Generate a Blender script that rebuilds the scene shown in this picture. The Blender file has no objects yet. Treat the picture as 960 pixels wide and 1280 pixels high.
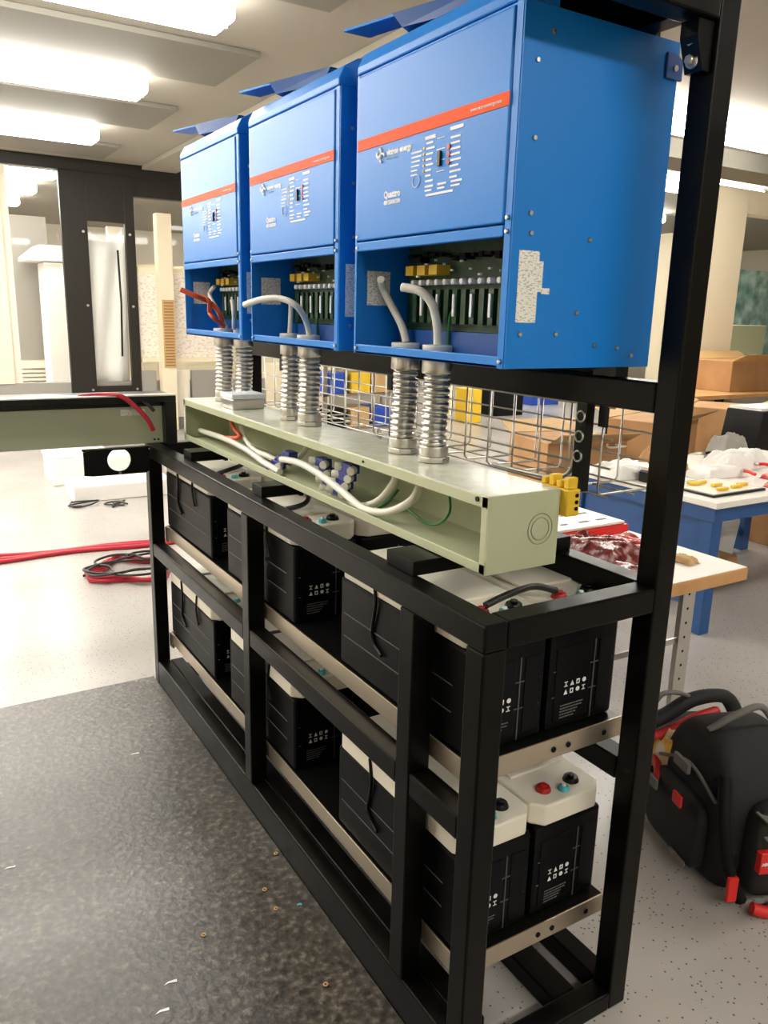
import bpy, bmesh, math, random
from mathutils import Vector, Matrix
random.seed(7)
S = bpy.context.scene
C = S.collection
PI = math.pi
# ------------------------------------------------------------------ camera
RC = [[0.85451, -0.51883, 0.02491], [-0.10455, -0.21878, -0.97016], [0.5088, 0.82641, -0.2412]]
CP = Vector((-0.7867, -0.9511, 1.4716)); F = 995.62
cd = bpy.data.cameras.new('camera'); cam = bpy.data.objects.new('camera', cd); C.objects.link(cam)
cd.sensor_fit = 'VERTICAL'; cd.sensor_height = 24; cd.lens = F / 1280 * 24; cd.clip_start = .02; cd.clip_end = 100
cam.matrix_world = Matrix.Translation(CP) @ Matrix(((RC[0][0], -RC[1][0], -RC[2][0]), (RC[0][1], -RC[1][1], -RC[2][1]), (RC[0][2], -RC[1][2], -RC[2][2]))).to_4x4()
S.camera = cam
def px(u, v, ax, val):
    """point of the room seen at photo pixel (u, v) that lies on the plane axis ax = val"""
    a, b = (u - 480) / F, (v - 640) / F
    d = Vector([RC[0][i] * a + RC[1][i] * b + RC[2][i] for i in range(3)])
    return CP + d * ((val - CP[ax]) / d[ax])
# ------------------------------------------------------------------ world and exposure
w = bpy.data.worlds.new('world'); S.world = w; w.use_nodes = True
w.node_tree.nodes['Background'].inputs[0].default_value = (1, .97, .92, 1)
w.node_tree.nodes['Background'].inputs[1].default_value = .3
S.view_settings.view_transform = 'Standard'; S.view_settings.look = 'None'
S.view_settings.gamma = 1; S.view_settings.use_curve_mapping = False
S.view_settings.exposure = 0.62
LAMP = 13.5
# ------------------------------------------------------------------ materials
M = {}
def mat(name, col, rough=.5, metal=0., spec=.5, emit=None, es=0., alpha=None, coat=0.):
    m = bpy.data.materials.new(name); m.use_nodes = True
    b = m.node_tree.nodes['Principled BSDF']
    b.inputs['Base Color'].default_value = (*col, 1); b.inputs['Roughness'].default_value = rough
    b.inputs['Metallic'].default_value = metal; b.inputs['Specular IOR Level'].default_value = spec
    b.inputs['Coat Weight'].default_value = coat
    if emit: b.inputs['Emission Color'].default_value = (*emit, 1); b.inputs['Emission Strength'].default_value = es
    M[name] = m; return m
def noisy(name, cols, scale, rough=(.4, .6), metal=0., bump=0., detail=6, stops=None, spec=.5, stretch=(1, 1, 1), voron=None):
    m = mat(name, cols[0], rough[0], metal, spec=spec); n = m.node_tree; b = n.nodes['Principled BSDF']
    tc = n.nodes.new('ShaderNodeTexCoord'); mp = n.nodes.new('ShaderNodeMapping'); mp.inputs['Scale'].default_value = stretch
    nz = n.nodes.new('ShaderNodeTexNoise'); nz.inputs['Scale'].default_value = scale; nz.inputs['Detail'].default_value = detail
    cr = n.nodes.new('ShaderNodeValToRGB'); st = stops or [.3 + .4 * i / (len(cols) - 1) for i in range(len(cols))]
    while len(cr.color_ramp.elements) < len(cols): cr.color_ramp.elements.new(.5)
    for e, c, s in zip(cr.color_ramp.elements, cols, st): e.position = s; e.color = (*c, 1)
    n.links.new(tc.outputs['Object'], mp.inputs[0]); n.links.new(mp.outputs[0], nz.inputs['Vector'])
    n.links.new(nz.outputs['Fac'], cr.inputs[0]); n.links.new(cr.outputs[0], b.inputs['Base Color'])
    mr = n.nodes.new('ShaderNodeMapRange'); mr.inputs['To Min'].default_value = rough[0]; mr.inputs['To Max'].default_value = rough[1]
    n.links.new(nz.outputs['Fac'], mr.inputs[0]); n.links.new(mr.outputs[0], b.inputs['Roughness'])
    if bump:
        bp = n.nodes.new('ShaderNodeBump'); bp.inputs['Strength'].default_value = bump; bp.inputs['Distance'].default_value = .003
        n.links.new(nz.outputs['Fac'], bp.inputs['Height']); n.links.new(bp.outputs[0], b.inputs['Normal'])
    return m
def speckled(name, base, dots, scale, size, rough, noise_scale=2., base2=None, spec=.5):
    """terrazzo-like floor: slow noise between two tones with small speckles from a voronoi"""
    m = noisy(name, [base, base2 or base], noise_scale, rough, spec=spec); n = m.node_tree; b = n.nodes['Principled BSDF']
    src = b.inputs['Base Color'].links[0].from_socket
    vo = n.nodes.new('ShaderNodeTexVoronoi'); vo.inputs['Scale'].default_value = scale
    tc = [x for x in n.nodes if x.type == 'TEX_COORD'][0]; n.links.new(tc.outputs['Object'], vo.inputs['Vector'])
    lt = n.nodes.new('ShaderNodeMath'); lt.operation = 'LESS_THAN'; lt.inputs[1].default_value = size
    sep = n.nodes.new('ShaderNodeSeparateColor'); n.links.new(vo.outputs['Color'], sep.inputs[0])
    gt = n.nodes.new('ShaderNodeMath'); gt.operation = 'GREATER_THAN'; gt.inputs[1].default_value = .55; n.links.new(sep.outputs[0], gt.inputs[0])
    mu = n.nodes.new('ShaderNodeMath'); mu.operation = 'MULTIPLY'; n.links.new(vo.outputs['Distance'], lt.inputs[0])
    n.links.new(lt.outputs[0], mu.inputs[0]); n.links.new(gt.outputs[0], mu.inputs[1])
    mx = n.nodes.new('ShaderNodeMix'); mx.data_type = 'RGBA'; n.links.new(mu.outputs[0], mx.inputs[0])
    n.links.new(src, mx.inputs[6]); mx.inputs[7].default_value = (*dots, 1); n.links.new(mx.outputs[2], b.inputs['Base Color'])
    return m
speckled('floor', (.40, .375, .35), (.16, .145, .13), 75, .2, (.16, .32), 1.2, (.50, .47, .44))
noisy('mat_rubber', [(.013, .010, .007), (.042, .034, .026), (.075, .061, .048), (.19, .165, .135)], 60, (.26, .46), detail=15, bump=.5, stops=[.32, .48, .58, .75], spec=.75)
mat('ceiling', (.40, .37, .31), .8); mat('ceiling_panel', (.24, .225, .19), .7)
mat('wall', (.82, .76, .64), .7); mat('cream', (.86, .76, .56), .5); mat('white', (.88, .86, .82), .5); mat('grey_wall', (.33, .31, .28), .6)
mat('frame_dark', (.020, .017, .013), .45, spec=.3); mat('black', (.004, .004, .0035), .3, spec=.3); mat('black_matte', (.005, .005, .005), .7, spec=.2)
noisy('black_frame', [(.002, .0018, .0014), (.005, .0042, .003)], 14, (.26, .42), spec=.14)
mat('blue', (.006, .21, .70), .36, spec=.35); mat('blue_dark', (.008, .075, .30), .4); mat('blue_face', (.008, .21, .70), .35, spec=.24)
mat('orange', (.90, .10, .015), .5, spec=.1); mat('print_white', (.9, .9, .9), .5, spec=.2); mat('steel', (.62, .6, .56), .3, 1.); mat('galv', (.55, .47, .36), .32, .85)
mat('sage', (.50, .53, .35), .4); mat('sage_dark', (.30, .33, .22), .45)
noisy('sage_top_lit', [(.56, .57, .42), (.68, .68, .54)], 30, (.18, .3))  # paler sage: bright reflections on the wireway top put into its colour
mat('battery', (.0025, .0025, .003), .42, spec=.14); mat('battery_line', (.10, .10, .105), .5); mat('lid', (.88, .83, .70), .42)
mat('red', (.42, .01, .01), .4); mat('red_bright', (.75, .02, .015), .45); mat('cyan', (.08, .45, .52), .4); mat('cable_white', (.82, .80, .70), .38); mat('cable_orange', (.72, .10, .03), .4)
mat('cable_black', (.012, .012, .012), .4); mat('cable_green', (.01, .16, .03), .4); mat('cable_red', (.45, .012, .03), .4)
noisy('pcb', [(.004, .012, .006), (.01, .05, .015), (.02, .07, .02)], 60, (.4, .6)); mat('pcb_green', (.012, .10, .022), .4); mat('yellow', (.85, .55, .03), .45)
mat('block_blue', (.03, .05, .30), .35); mat('bench_blue', (.02, .085, .26), .4); mat('bin_blue', (.02, .08, .5), .4)
noisy('butcher', [(.55, .28, .10), (.68, .38, .16)], 8, (.3, .45), stretch=(1, 12, 1)); mat('table_white', (.88, .84, .76), .35)
noisy('cardboard', [(.42, .22, .09), (.52, .29, .13)], 6, (.7, .8)); mat('tan', (.60, .38, .16), .6); mat('brown_strip', (.28, .13, .04), .6)
noisy('fabric', [(.004, .004, .005), (.012, .011, .012)], 220, (.65, .85), bump=.3); mat('zip_grey', (.16, .15, .14), .6); mat('bag_red', (.5, .008, .01), .55)
noisy('plastic_red', [(.35, .01, .015), (.65, .10, .09), (.75, .5, .45)], 22, (.15, .3), bump=.5)
noisy('plastic_dark', [(.02, .012, .012), (.25, .03, .03), (.5, .4, .38)], 35, (.15, .3), bump=.5)
noisy('bag_yellow', [(.8, .75, .65), (.85, .5, .08), (.35, .03, .02)], 18, (.2, .4), bump=.4)
mat('lamp_on', (.9, .9, .88), .4, emit=(1, .965, .90), es=LAMP); mat('lamp_body', (.8, .78, .7), .5)
def label_mat(name, base, ink, sx, sz):
    m = mat(name, base, .5); n = m.node_tree; b = n.nodes['Principled BSDF']
    tc = n.nodes.new('ShaderNodeTexCoord'); mp = n.nodes.new('ShaderNodeMapping'); mp.inputs['Scale'].default_value = (sx, sx, sz)
    nz = n.nodes.new('ShaderNodeTexNoise'); nz.inputs['Scale'].default_value = 1; nz.inputs['Detail'].default_value = 1
    g = n.nodes.new('ShaderNodeMath'); g.operation = 'GREATER_THAN'; g.inputs[1].default_value = .58
    mx = n.nodes.new('ShaderNodeMix'); mx.data_type = 'RGBA'; mx.inputs[6].default_value = (*base, 1); mx.inputs[7].default_value = (*ink, 1)
    n.links.new(tc.outputs['Object'], mp.inputs[0]); n.links.new(mp.outputs[0], nz.inputs['Vector']); n.links.new(nz.outputs['Fac'], g.inputs[0])
    n.links.new(g.outputs[0], mx.inputs[0]); n.links.new(mx.outputs[2], b.inputs['Base Color'])
label_mat('label', (.88, .87, .80), (.50, .49, .46), 160, 420)
label_mat('whiteboard', (.88, .82, .72), (.78, .60, .52), 26, 50)
def glass_mat():
    m = bpy.data.materials.new('glass'); m.use_nodes = True; n = m.node_tree; n.nodes.clear()
    o = n.nodes.new('ShaderNodeOutputMaterial'); t = n.nodes.new('ShaderNodeBsdfTransparent'); g = n.nodes.new('ShaderNodeBsdfGlossy')
    g.inputs['Roughness'].default_value = .03; f = n.nodes.new('ShaderNodeFresnel'); f.inputs[0].default_value = 1.45
    x = n.nodes.new('ShaderNodeMixShader'); t.inputs[0].default_value = (.98, .985, .98, 1)
    ge = n.nodes.new('ShaderNodeNewGeometry'); iv = n.nodes.new('ShaderNodeMath'); iv.operation = 'SUBTRACT'; iv.inputs[0].default_value = 1; n.links.new(ge.outputs['Backfacing'], iv.inputs[1]); ml = n.nodes.new('ShaderNodeMath'); ml.operation = 'MULTIPLY'; n.links.new(f.outputs[0], ml.inputs[0]); n.links.new(iv.outputs[0], ml.inputs[1]); n.links.new(ml.outputs[0], x.inputs[0]); n.links.new(t.outputs[0], x.inputs[1]); n.links.new(g.outputs[0], x.inputs[2]); n.links.new(x.outputs[0], o.inputs[0]); M['glass'] = m
glass_mat()
# ------------------------------------------------------------------ helpers
def wloc(o):
    v = Vector((0, 0, 0))
    while o is not None: v += o.location; o = o.parent
    return v
class MB:
    def __init__(s): s.b = bmesh.new()
    def poly(s, pts, faces, smooth=False):
        vs = [s.b.verts.new(p) for p in pts]
        for f in faces:
            try: fc = s.b.faces.new([vs[i] for i in f]); fc.smooth = smooth
            except ValueError: pass
        return s
    def box(s, x0, x1, y0, y1, z0, z1):
        return s.poly([(x0, y0, z0), (x1, y0, z0), (x1, y1, z0), (x0, y1, z0), (x0, y0, z1), (x1, y0, z1), (x1, y1, z1), (x0, y1, z1)],
                      [(0, 3, 2, 1), (4, 5, 6, 7), (0, 1, 5, 4), (1, 2, 6, 5), (2, 3, 7, 6), (3, 0, 4, 7)])
    def prism(s, prof, ax, a, b):
        """profile of 2-tuples in the two other axes, extruded along axis ax from a to b"""
        def P(p, t): l = list(p); l.insert(ax, t); return tuple(l)
        n = len(prof); pts = [P(p, a) for p in prof] + [P(p, b) for p in prof]
        return s.poly(pts, [tuple(range(n)), tuple(range(2 * n - 1, n - 1, -1))] + [(i, i + n, (i + 1) % n + n, (i + 1) % n) for i in range(n)])
    def tube(s, pts, r, n=10, caps=True):
        pts = [Vector(p) for p in pts]; rings = []; up = None
        for i, p in enumerate(pts):
            t = (pts[min(i + 1, len(pts) - 1)] - pts[max(i - 1, 0)]).normalized()
            if up is None: up = t.orthogonal().normalized()
            up = (up - t * up.dot(t)); up = up.normalized() if up.length > 1e-6 else t.orthogonal().normalized()
            sd = t.cross(up); rr = r[i] if isinstance(r, (list, tuple)) else r
            rings.append([s.b.verts.new(p + (up * math.cos(2 * PI * k / n) + sd * math.sin(2 * PI * k / n)) * rr) for k in range(n)])
        for a, b in zip(rings, rings[1:]):
            for k in range(n): f = s.b.faces.new((a[k], a[(k + 1) % n], b[(k + 1) % n], b[k])); f.smooth = True
        if caps: s.b.faces.new(rings[0][::-1]); s.b.faces.new(rings[-1])
        return s
    def cyl(s, p, q, r, n=20, r2=None): return s.tube([p, q], [r, r if r2 is None else r2], n)
    def build(s, name, m, parent=None, bev=0., seg=2, smooth=False):
        bmesh.ops.recalc_face_normals(s.b, faces=s.b.faces)
        o0 = wloc(parent) if parent else Vector((0, 0, 0))
        if parent is None:
            vs = [v.co for v in s.b.verts]
            o0 = Vector(((min(v.x for v in vs) + max(v.x for v in vs)) / 2, (min(v.y for v in vs) + max(v.y for v in vs)) / 2, min(v.z for v in vs)))
        bmesh.ops.translate(s.b, verts=s.b.verts, vec=-o0)
        me = bpy.data.meshes.new(name); s.b.to_mesh(me); s.b.free()
        me.materials.append(M[m] if isinstance(m, str) else m)
        if smooth:
            for f in me.polygons: f.use_smooth = True
        o = bpy.data.objects.new(name, me); C.objects.link(o)
        if parent: o.parent = parent
        else: o.location = o0
        if bev:
            md = o.modifiers.new('bevel', 'BEVEL'); md.width = bev; md.segments = seg; md.limit_method = 'ANGLE'; md.harden_normals = False
        return o
def tag(o, label, cat, group=None, kind=None):
    o['label'] = label; o['category'] = cat
    if group: o['group'] = group
    if kind: o['kind'] = kind
    return o
def thing(name, loc, label, cat, group=None):
    o = bpy.data.objects.new(name, None); o.empty_display_size = .1; C.objects.link(o); o.location = loc
    return tag(o, label, cat, group)
def struct(o): o['kind'] = 'structure'; return o
def dup(o, parent=None):
    c = o.copy(); C.objects.link(c)
    if parent: c.parent = parent
    for ch in list(o.children): dup(ch, c)
    return c
def smoothpath(pts, n=8):
    pts = [Vector(p) for p in pts]; P = [pts[0]] + pts + [pts[-1]]; out = []
    for i in range(1, len(P) - 2):
        for k in range(n):
            t = k / n; a, b, c, d = P[i - 1:i + 3]
            out.append(.5 * ((2 * b) + (c - a) * t + (2 * a - 5 * b + 4 * c - d) * t * t + (3 * b - a - 3 * c + d) * t ** 3))
    return out + [pts[-1]]
def cable(name, pts, r, m, label, cat='cable', group=None, parent=None, n=10):
    o = MB().tube(smoothpath(pts), r, n).build(name, m, parent)
    if parent is None: tag(o, label, cat, group)
    return o
def text(name, s, size, m, parent, origin, face='front', align='LEFT', shear=0., bold=0.):
    """lettering lying on the -x face ('front') or the -y face ('side')"""
    cu = bpy.data.curves.new(name, 'FONT'); cu.body = s; cu.size = size; cu.align_x = align; cu.shear = shear; cu.offset = bold; cu.resolution_u = 2; cu.extrude = .0004
    t = bpy.data.objects.new(name, cu); C.objects.link(t)
    dg = bpy.context.evaluated_depsgraph_get(); me = bpy.data.meshes.new_from_object(t.evaluated_get(dg)); me.name = name
    bpy.data.objects.remove(t)
    o0 = wloc(parent); O = Vector(origin)
    for v in me.vertices:
        x, y, z = v.co
        v.co = (O + (Vector((-z, -x, y)) if face == 'front' else Vector((x, -z, y)))) - o0
    me.materials.clear(); me.materials.append(M[m]); o = bpy.data.objects.new(name, me); C.objects.link(o); o.parent = parent
    return o
def crumple(x0, x1, y0, y1, z, h, nx=22, ny=22, seed=1, amp=1.):
    r = random.Random(seed); b = MB(); pts = []
    ph = [(r.uniform(3, 14), r.uniform(3, 14), r.uniform(0, 6), r.uniform(.3, 1)) for _ in range(9)]
    for j in range(ny + 1):
        for i in range(nx + 1):
            u, v = i / nx, j / ny; e = min(1, 6 * min(u, 1 - u, v, 1 - v)) ** .6
            k = sum(a * abs(math.sin(p * u + q * v + s)) for p, q, s, a in ph) / 9
            wob = .06 * math.sin(7 * u + 3 * v + seed)
            pts.append((x0 + (x1 - x0) * (u + wob * v), y0 + (y1 - y0) * (v + wob), z + h * e * (.35 + 1.1 * k * amp) + .001))
    n = nx + 1
    b.poly(pts + [(p[0], p[1], z) for p in pts], [(j * n + i, j * n + i + 1, (j + 1) * n + i + 1, (j + 1) * n + i) for j in range(ny) for i in range(nx)] +
           [(n * n + j * n + i, n * n + (j + 1) * n + i, n * n + (j + 1) * n + i + 1, n * n + j * n + i + 1) for j in range(ny) for i in range(nx)] if nx == ny else [], True)
    return b
# ================================================================== SETTING
WY = 9.0; CZ = 3.06
struct(MB().box(-5, 16, -6, 17, -.1, 0).build('floor', 'floor'))
struct(MB().box(-5, 16, -6, 17, CZ, CZ + .1).build('ceiling', 'ceiling'))
struct(MB().box(-5.1, -5, -6, 17, 0, CZ).build('wall_left', 'wall'))
struct(MB().box(16, 16.1, -6, 17, 0, CZ).build('wall_right', 'wall'))
struct(MB().box(-5, 16, -6.1, -6, 0, CZ).build('wall_front', 'wall'))
struct(MB().box(-5, 16, 17, 17.1, 0, CZ).build('wall_far', 'wall'))
# darker suspended panels between the lamp rows
for i, (y0, y1) in enumerate(((4.25, 5.08), (5.95, 6.83), (2.45, 3.3), (7.85, 8.6))):
    struct(MB().box(-2.4, 1.41, y0, y1, CZ - .035, CZ - .001).build('trim_%d' % (i + 1), 'ceiling_panel', bev=.004))
struct(MB().box(3.4, 9.6, 4.3, 4.75, CZ - .16, CZ - .001).build('trim_5', 'ceiling_panel'))
struct(MB().box(1.9, 2.3, -5.9, 8.9, CZ - .05, CZ - .001).build('trim_6', 'ceiling'))
# --- glazed partition at the back of the lab
def pw(u, v, y=WY): return px(u, v, 1, y)
XE = 5.6
wb = MB()
wb.box(-5, XE, WY, WY + .14, 0, .60)                    # sill under the glazing
wb.box(-5, XE, WY, WY + .14, 2.93, CZ)
struct(wb.build('wall_back', 'grey_wall'))
struct(MB().box(-5, XE, WY - .04, WY - .001, 2.93, CZ - .001).build('trim_7', 'frame_dark'))
a0 = pw(-40, 300).x; a1 = pw(12, 400).x
struct(MB().box(a0, a1, WY - .02, WY + .12, .6, 2.93).build('trim_8', 'cream'))
a2 = pw(20, 400).x
struct(MB().box(a1 + .001, a2 + .02, WY + .03, WY + .1, .6, 2.93).build('trim_9', 'wall'))
bl, br = pw(80, 350).x, pw(170, 350).x
zt = 2.93
lx0, lx1, lz0, lz1 = pw(112, 350).x, pw(158, 350).x, pw(140, 482).z, pw(130, 278).z
d = MB(); d.box(bl, lx0, WY - .01, WY + .06, .05, zt); d.box(lx1, br, WY - .01, WY + .06, .05, zt); d.box(lx0, lx1, WY - .01, WY + .06, .05, lz0); d.box(lx0, lx1, WY - .01, WY + .06, lz1, zt)
wbx = struct(d.build('door_1', 'frame_dark', bev=.004))
wbx.location.y -= .05
pane = MB().box(lx0, lx1, WY - .03, WY - .026, lz0, lz1).build('pane', 'glass', wbx)
for zz in (lz0 - .04, lz1 - .12, (lz0 + lz1) / 2):
    for xx in (lx0 - .05, lx1 + .05): MB().cyl((xx, WY - .075, zz), (xx, WY - .06, zz), .014, 10).build('screw', 'steel', wbx)
# header over right part and glazing
struct(MB().box(br + .002, XE, WY - .03, WY + .1, 2.72, 2.93).build('trim_10', 'frame_dark'))
rx0, rx1 = pw(172, 350).x, pw(330, 350).x
for i, (x0, x1) in enumerate(((a2 + .03, bl - .003), (br + .004, XE - .2))):
    z1 = 2.71 if i else 2.92
    f = struct(MB().box(x0, x1, WY + .05, WY + .058, .6, z1).build('window_%d' % (i + 1), 'glass'))
for i, u in enumerate((-300,)):
    struct(MB().box(-5, a0 - .001, WY + .04, WY + .06, .6, 2.93).build('window_3', 'glass'))
# column in front of the glass with a brown perforated strip
c0, c1 = pw(195, 380).x, pw(213, 380).x
struct(MB().box(c0, c1, WY - .16, WY - .02, 0, 2.55).build('trim_11', 'cream', bev=.005))
s0, s1 = pw(200, 430).x, pw(214, 430).x; sz0, sz1 = pw(207, 458).z, pw(207, 375).z
st = MB(); st.box(s0, s1, WY - .18, WY - .162, sz0, sz1)
sg = tag(st.build('slotted_strip', 'tan'), 'brown slotted wooden strip fixed upright on the cream column', 'strip')
sl = MB(); k = 0
zz = sz0 + .02
while zz < sz1 - .02: sl.box(s0 + .012, s1 - .012, WY - .184, WY - .179, zz, zz + .012); zz += .035
sl.build('slots', 'brown_strip', sg)
# cabinet-like whiteboard and the office beyond
w0, w1 = pw(174, 400).x, pw(276, 400).x
wbz0, wbz1 = pw(180, 447).z, pw(180, 342).z
t = thing('whiteboard', ((w0 + w1) / 2, WY - .012, wbz0), 'whiteboard with faint pink writing beside the cream column', 'whiteboard')
MB().box(w0, w1, WY - .02, WY - .004, wbz0, wbz1).build('board', 'whiteboard', t)
MB().box(w0, w1, WY - .06, WY - .004, wbz0 - .05, wbz0 - .002).build('pen_tray', 'cream', t)
MB().box(w0, w1, WY - .03, WY - .004, wbz1 + .002, wbz1 + .07).build('top_rail', 'cream', t)
for i, (u0, u1) in enumerate(((174, 194), (216, 235), (238, 275))):
    x0, x1 = pw(u0, 470).x, pw(u1, 470).x
    struct(MB().box(x0, x1, WY - .06, WY - .001, .15, pw(180, 458).z - .05).build('trim_%d' % (12 + i), 'grey_wall' if i != 1 else 'wall'))
# window frames seen through the upper glass
struct(MB().box(pw(172, 300).x, pw(178, 300).x, WY + .3, WY + .35, 1.9, 2.7).build('trim_15', 'cream'))
struct(MB().box(pw(172, 300).x, XE - .3, 10.6, 10.7, 0, 2.05).build('trim_16', 'cream'))
struct(MB().box(pw(170, 300).x, pw(194, 300).x, 10.4, 10.5, 2.1, 2.5).build('trim_17', 'wall'))
# white pillar and dark board behind the left glass
p0, p1 = px(60, 400, 1, 10.2).x, px(104, 400, 1, 10.2).x
t = thing('white_cabinet', ((p0 + p1) / 2, 10.4, 0), 'tall white column cabinet with flared top behind the left glass', 'cabinet')
MB().box(p0, p1 + .4, 10.2, 10.7, 0, 2.0).build('body', 'white', t, bev=.01)
MB().prism([(p0 - .22, 2.01), (p0 - .22, 2.06), (p0 - .05, 2.2), (p1 + .5, 2.2), (p1 + .5, 2.01)], 1, 10.15, 10.75).build('flared_top', 'white', t)
b0, b1 = px(14, 400, 1, 10.9).x, px(66, 400, 1, 10.9).x
tag(MB().box(b0 - .1, b1, 10.9, 10.95, .75, 2.6).build('display_board', 'grey_wall'), 'dark grey display panel standing behind the left glass', 'panel')
MBs = MB()
MBs.box(b0 - .1, b1, 10.885, 10.899, 0, .74)
for k in range(9): MBs.box(b0 - .1, b1, 10.84 - .01, 10.884, .2 + .055 * k, .235 + .055 * k)
tag(MBs.build('vent_grille', 'wall'), 'pale louvred grille low down behind the left glass', 'grille')
# sheet pinned behind the door glass
sh = MB(); n = 14; pts = []
for j in range(11):
    for i in range(n + 1):
        u, v = i / n, j / 10
        sag = .16 * (1 - (2 * u - 1) ** 2) * max(0, 1 - v * 1.2)
        pts.append((lx0 + (lx1 - lx0) * u, WY + .04 + .03 * math.sin(u * 9 + v * 5) + .02 * v, lz1 - .04 - sag - (lz1 - lz0 - .05 - .0) * v * .99))
sh.poly(pts, [(j * (n + 1) + i, j * (n + 1) + i + 1, (j + 1) * (n + 1) + i + 1, (j + 1) * (n + 1) + i) for j in range(10) for i in range(n)], True)
o = tag(sh.build('hanging_sheet', 'white'), 'white plastic sheet sagging behind the black door window', 'sheet')
md = o.modifiers.new('solid', 'SOLIDIFY'); md.thickness = .004
tag(MB().tube([(lx1 - .10, WY - .07, lz1 - .3), (lx1 - .09, WY - .07, lz1 - .9), (lx1 - .11, WY - .07, lz0 + .35)], .012).build('door_pull', 'frame_dark'), 'dark vertical pull rod on the black door window', 'handle')
# --- partition on the right with window
RY = 4.9
q0, q1 = px(868, 350, 1, RY).x, px(914, 350, 1, RY).x
struct(MB().box(q0, q1, RY - .1, RY + .15, 0, 2.86).build('trim_18', 'cream', bev=.01))
struct(MB().box(q0, 13, RY - .06, RY + .1, 2.62, 2.87).build('trim_19', 'cream', bev=.01))
struct(MB().box(q1, 13, RY, RY + .1, 0, 1.05).build('wall_partition', 'wall'))
struct(MB().box(q1 + .02, q1 + .08, RY + .0, RY + .09, 1.05, 2.62).build('trim_20', 'cream'))
struct(MB().box(q1 + .09, 13, RY + .03, RY + .04, 1.06, 2.61).build('window_4', 'glass'))
noisy('view_green', [(.05, .16, .17), (.25, .42, .36), (.6, .75, .7)], 5, (.5, .7))
tag(MB().box(q1 + .9, 13, RY + 1.5, RY + 1.56, 0, 2.2).build('green_backdrop', 'view_green'), 'blue green wall board seen through the right window', 'board')
t = thing('green_crate', (8.15, 5.6, 0), 'pale green crate on a stand seen through the right window', 'crate')
MB().box(7.6, 8.6, 5.3, 5.9, 1.1, 1.45).build('body', 'sage', t, bev=.01)
for x in (7.65, 8.5): MB().box(x, x + .05, 5.35, 5.4, 0, 1.1).build('leg', 'white', t)
# far columns and doors beyond the partition
c = px(836, 400, 1, 9.5)
struct(MB().box(c.x - .14, c.x + .22, 9.5, 9.8, 0, CZ - .01).build('trim_21', 'cream'))
struct(MB().box(6.2, 6.45, 8.9, 9.15, 0, CZ - .01).build('trim_22', 'cream'))
struct(MB().box(9.0, 16, 13.5, 13.6, 0, CZ - .01).build('wall_end', 'wall'))
# --- ceiling lamps
def lamp(x0, x1, yf, label, group='fluorescent ceiling fixtures'):
    y0, y1 = yf - .30, yf
    t = thing('ceiling_light', ((x0 + x1) / 2, (y0 + y1) / 2, CZ - .16), label, 'ceiling light', group)
    MB().box(x0, x1, y0 + .05, y1 - .05, CZ - .04, CZ - .001).build('housing', 'lamp_body', t)
    ym = (y0 + y1) / 2
    for a, b in ((y0, ym - .008), (ym + .008, y1)):
        MB().box(a and x0 + .01, x1 - .01, a, b, CZ - .155, CZ - .041).build('diffuser', 'lamp_on', t, bev=.03, seg=3)
    MB().box(x0 + .01, x1 - .01, ym - .007, ym + .007, CZ - .15, CZ - .041).build('centre_rib', 'lamp_body', t)
    return t
LX = -3.9
lamp(LX, .92, 3.66, 'largest bright fluorescent fixture at the top left corner')
lamp(LX, .94, 5.37, 'second bright fluorescent fixture from the top left corner')
lamp(LX, 1.02, 7.25, 'third bright fluorescent fixture, nearest before the glazed partition')
lamp(LX, 1.10, 9.75, 'lit fixture just behind the glass at the top left')
lamp(LX, 1.10, 11.3, 'lit fixture further behind the glass at left')
lamp(LX, 1.10, 12.9, 'lit fixture deepest behind the glass at left')
lamp(2.5, 5.5, 10.6, 'lit fixture behind the partition, hidden by the blue cabinets')
lamp(3.6, 6.6, 3.75, 'bright fixture on the right above the cardboard boxes')
lamp(5.2, 8.4, 5.7, 'bright fixture between blue cabinet and right black post')
lamp(6.2, 9.4, 8.0, 'lit fixture far right behind the cream column')
lamp(8.0, 11., 10.8, 'most distant lit fixture at the right')
lamp(LX, -.9, 1.6, 'ceiling fixture over the dark mat, outside the picture')
lamp(2.6, 5.2, -.2, 'ceiling fixture over the right aisle, outside the picture')
lamp(-1.5, 2.4, -2.8, 'added ceiling fixture behind the camera lighting the near faces, outside the picture')  # added lamp, brightens the rack and inverter faces turned to the camera
# ================================================================== FLOOR MAT
o = MB().box(-3.2, -.0005, -2.6, 2.095, .0005, .006).build('floor_mat', 'mat_rubber')
tag(o, 'large scuffed black rubber mat on the floor before the rack', 'mat')
# ================================================================== RACK
H, D, L, T = .978, .46, 2.07, .05
rk = thing('equipment_rack', (D / 2, L / 2, 0), 'black steel tube rack carrying batteries below and blue inverters above', 'rack')
BF = 'black_frame'
def rb(name, *a, bev=.004, m=BF): return MB().box(*a).build(name, m, rk, bev=bev)
ZT = 2.06
for y in (0, L - T):
    rb('post', 0, T, y, y + T, 0, H - T); rb('post', D - T, D, y, y + T, 0, ZT)
for y in (.21, 1.04): rb('post', 0, T, y, y + T, .1, H - T)
rb('rail', 0, T, 0, L, H - T, H); rb('rail', D - T, D, T, L - T, H - T, H)
rb('rail', T, D - T, 0, T, H - T, H); rb('rail', T, D - T, L - T, L, H - T, H)
for a, b in ((T, .21), (.26, 1.04), (1.09, L - T)): rb('rail', 0.001, T - .001, a, b, .543, .593)
rb('rail', D - T, D, T, L - T, .543, .593)
rb('rail', T, .10, T, L - T, 0, .10); rb('rail', 0.001, T - .001, T, L - T, 0, .10)
rb('rail', D - T, D, T, L - T, 0, T); rb('rail', T, D - T, 0, T, 0, .045); rb('rail', T, D - T, L - T, L, 0, T)
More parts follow.
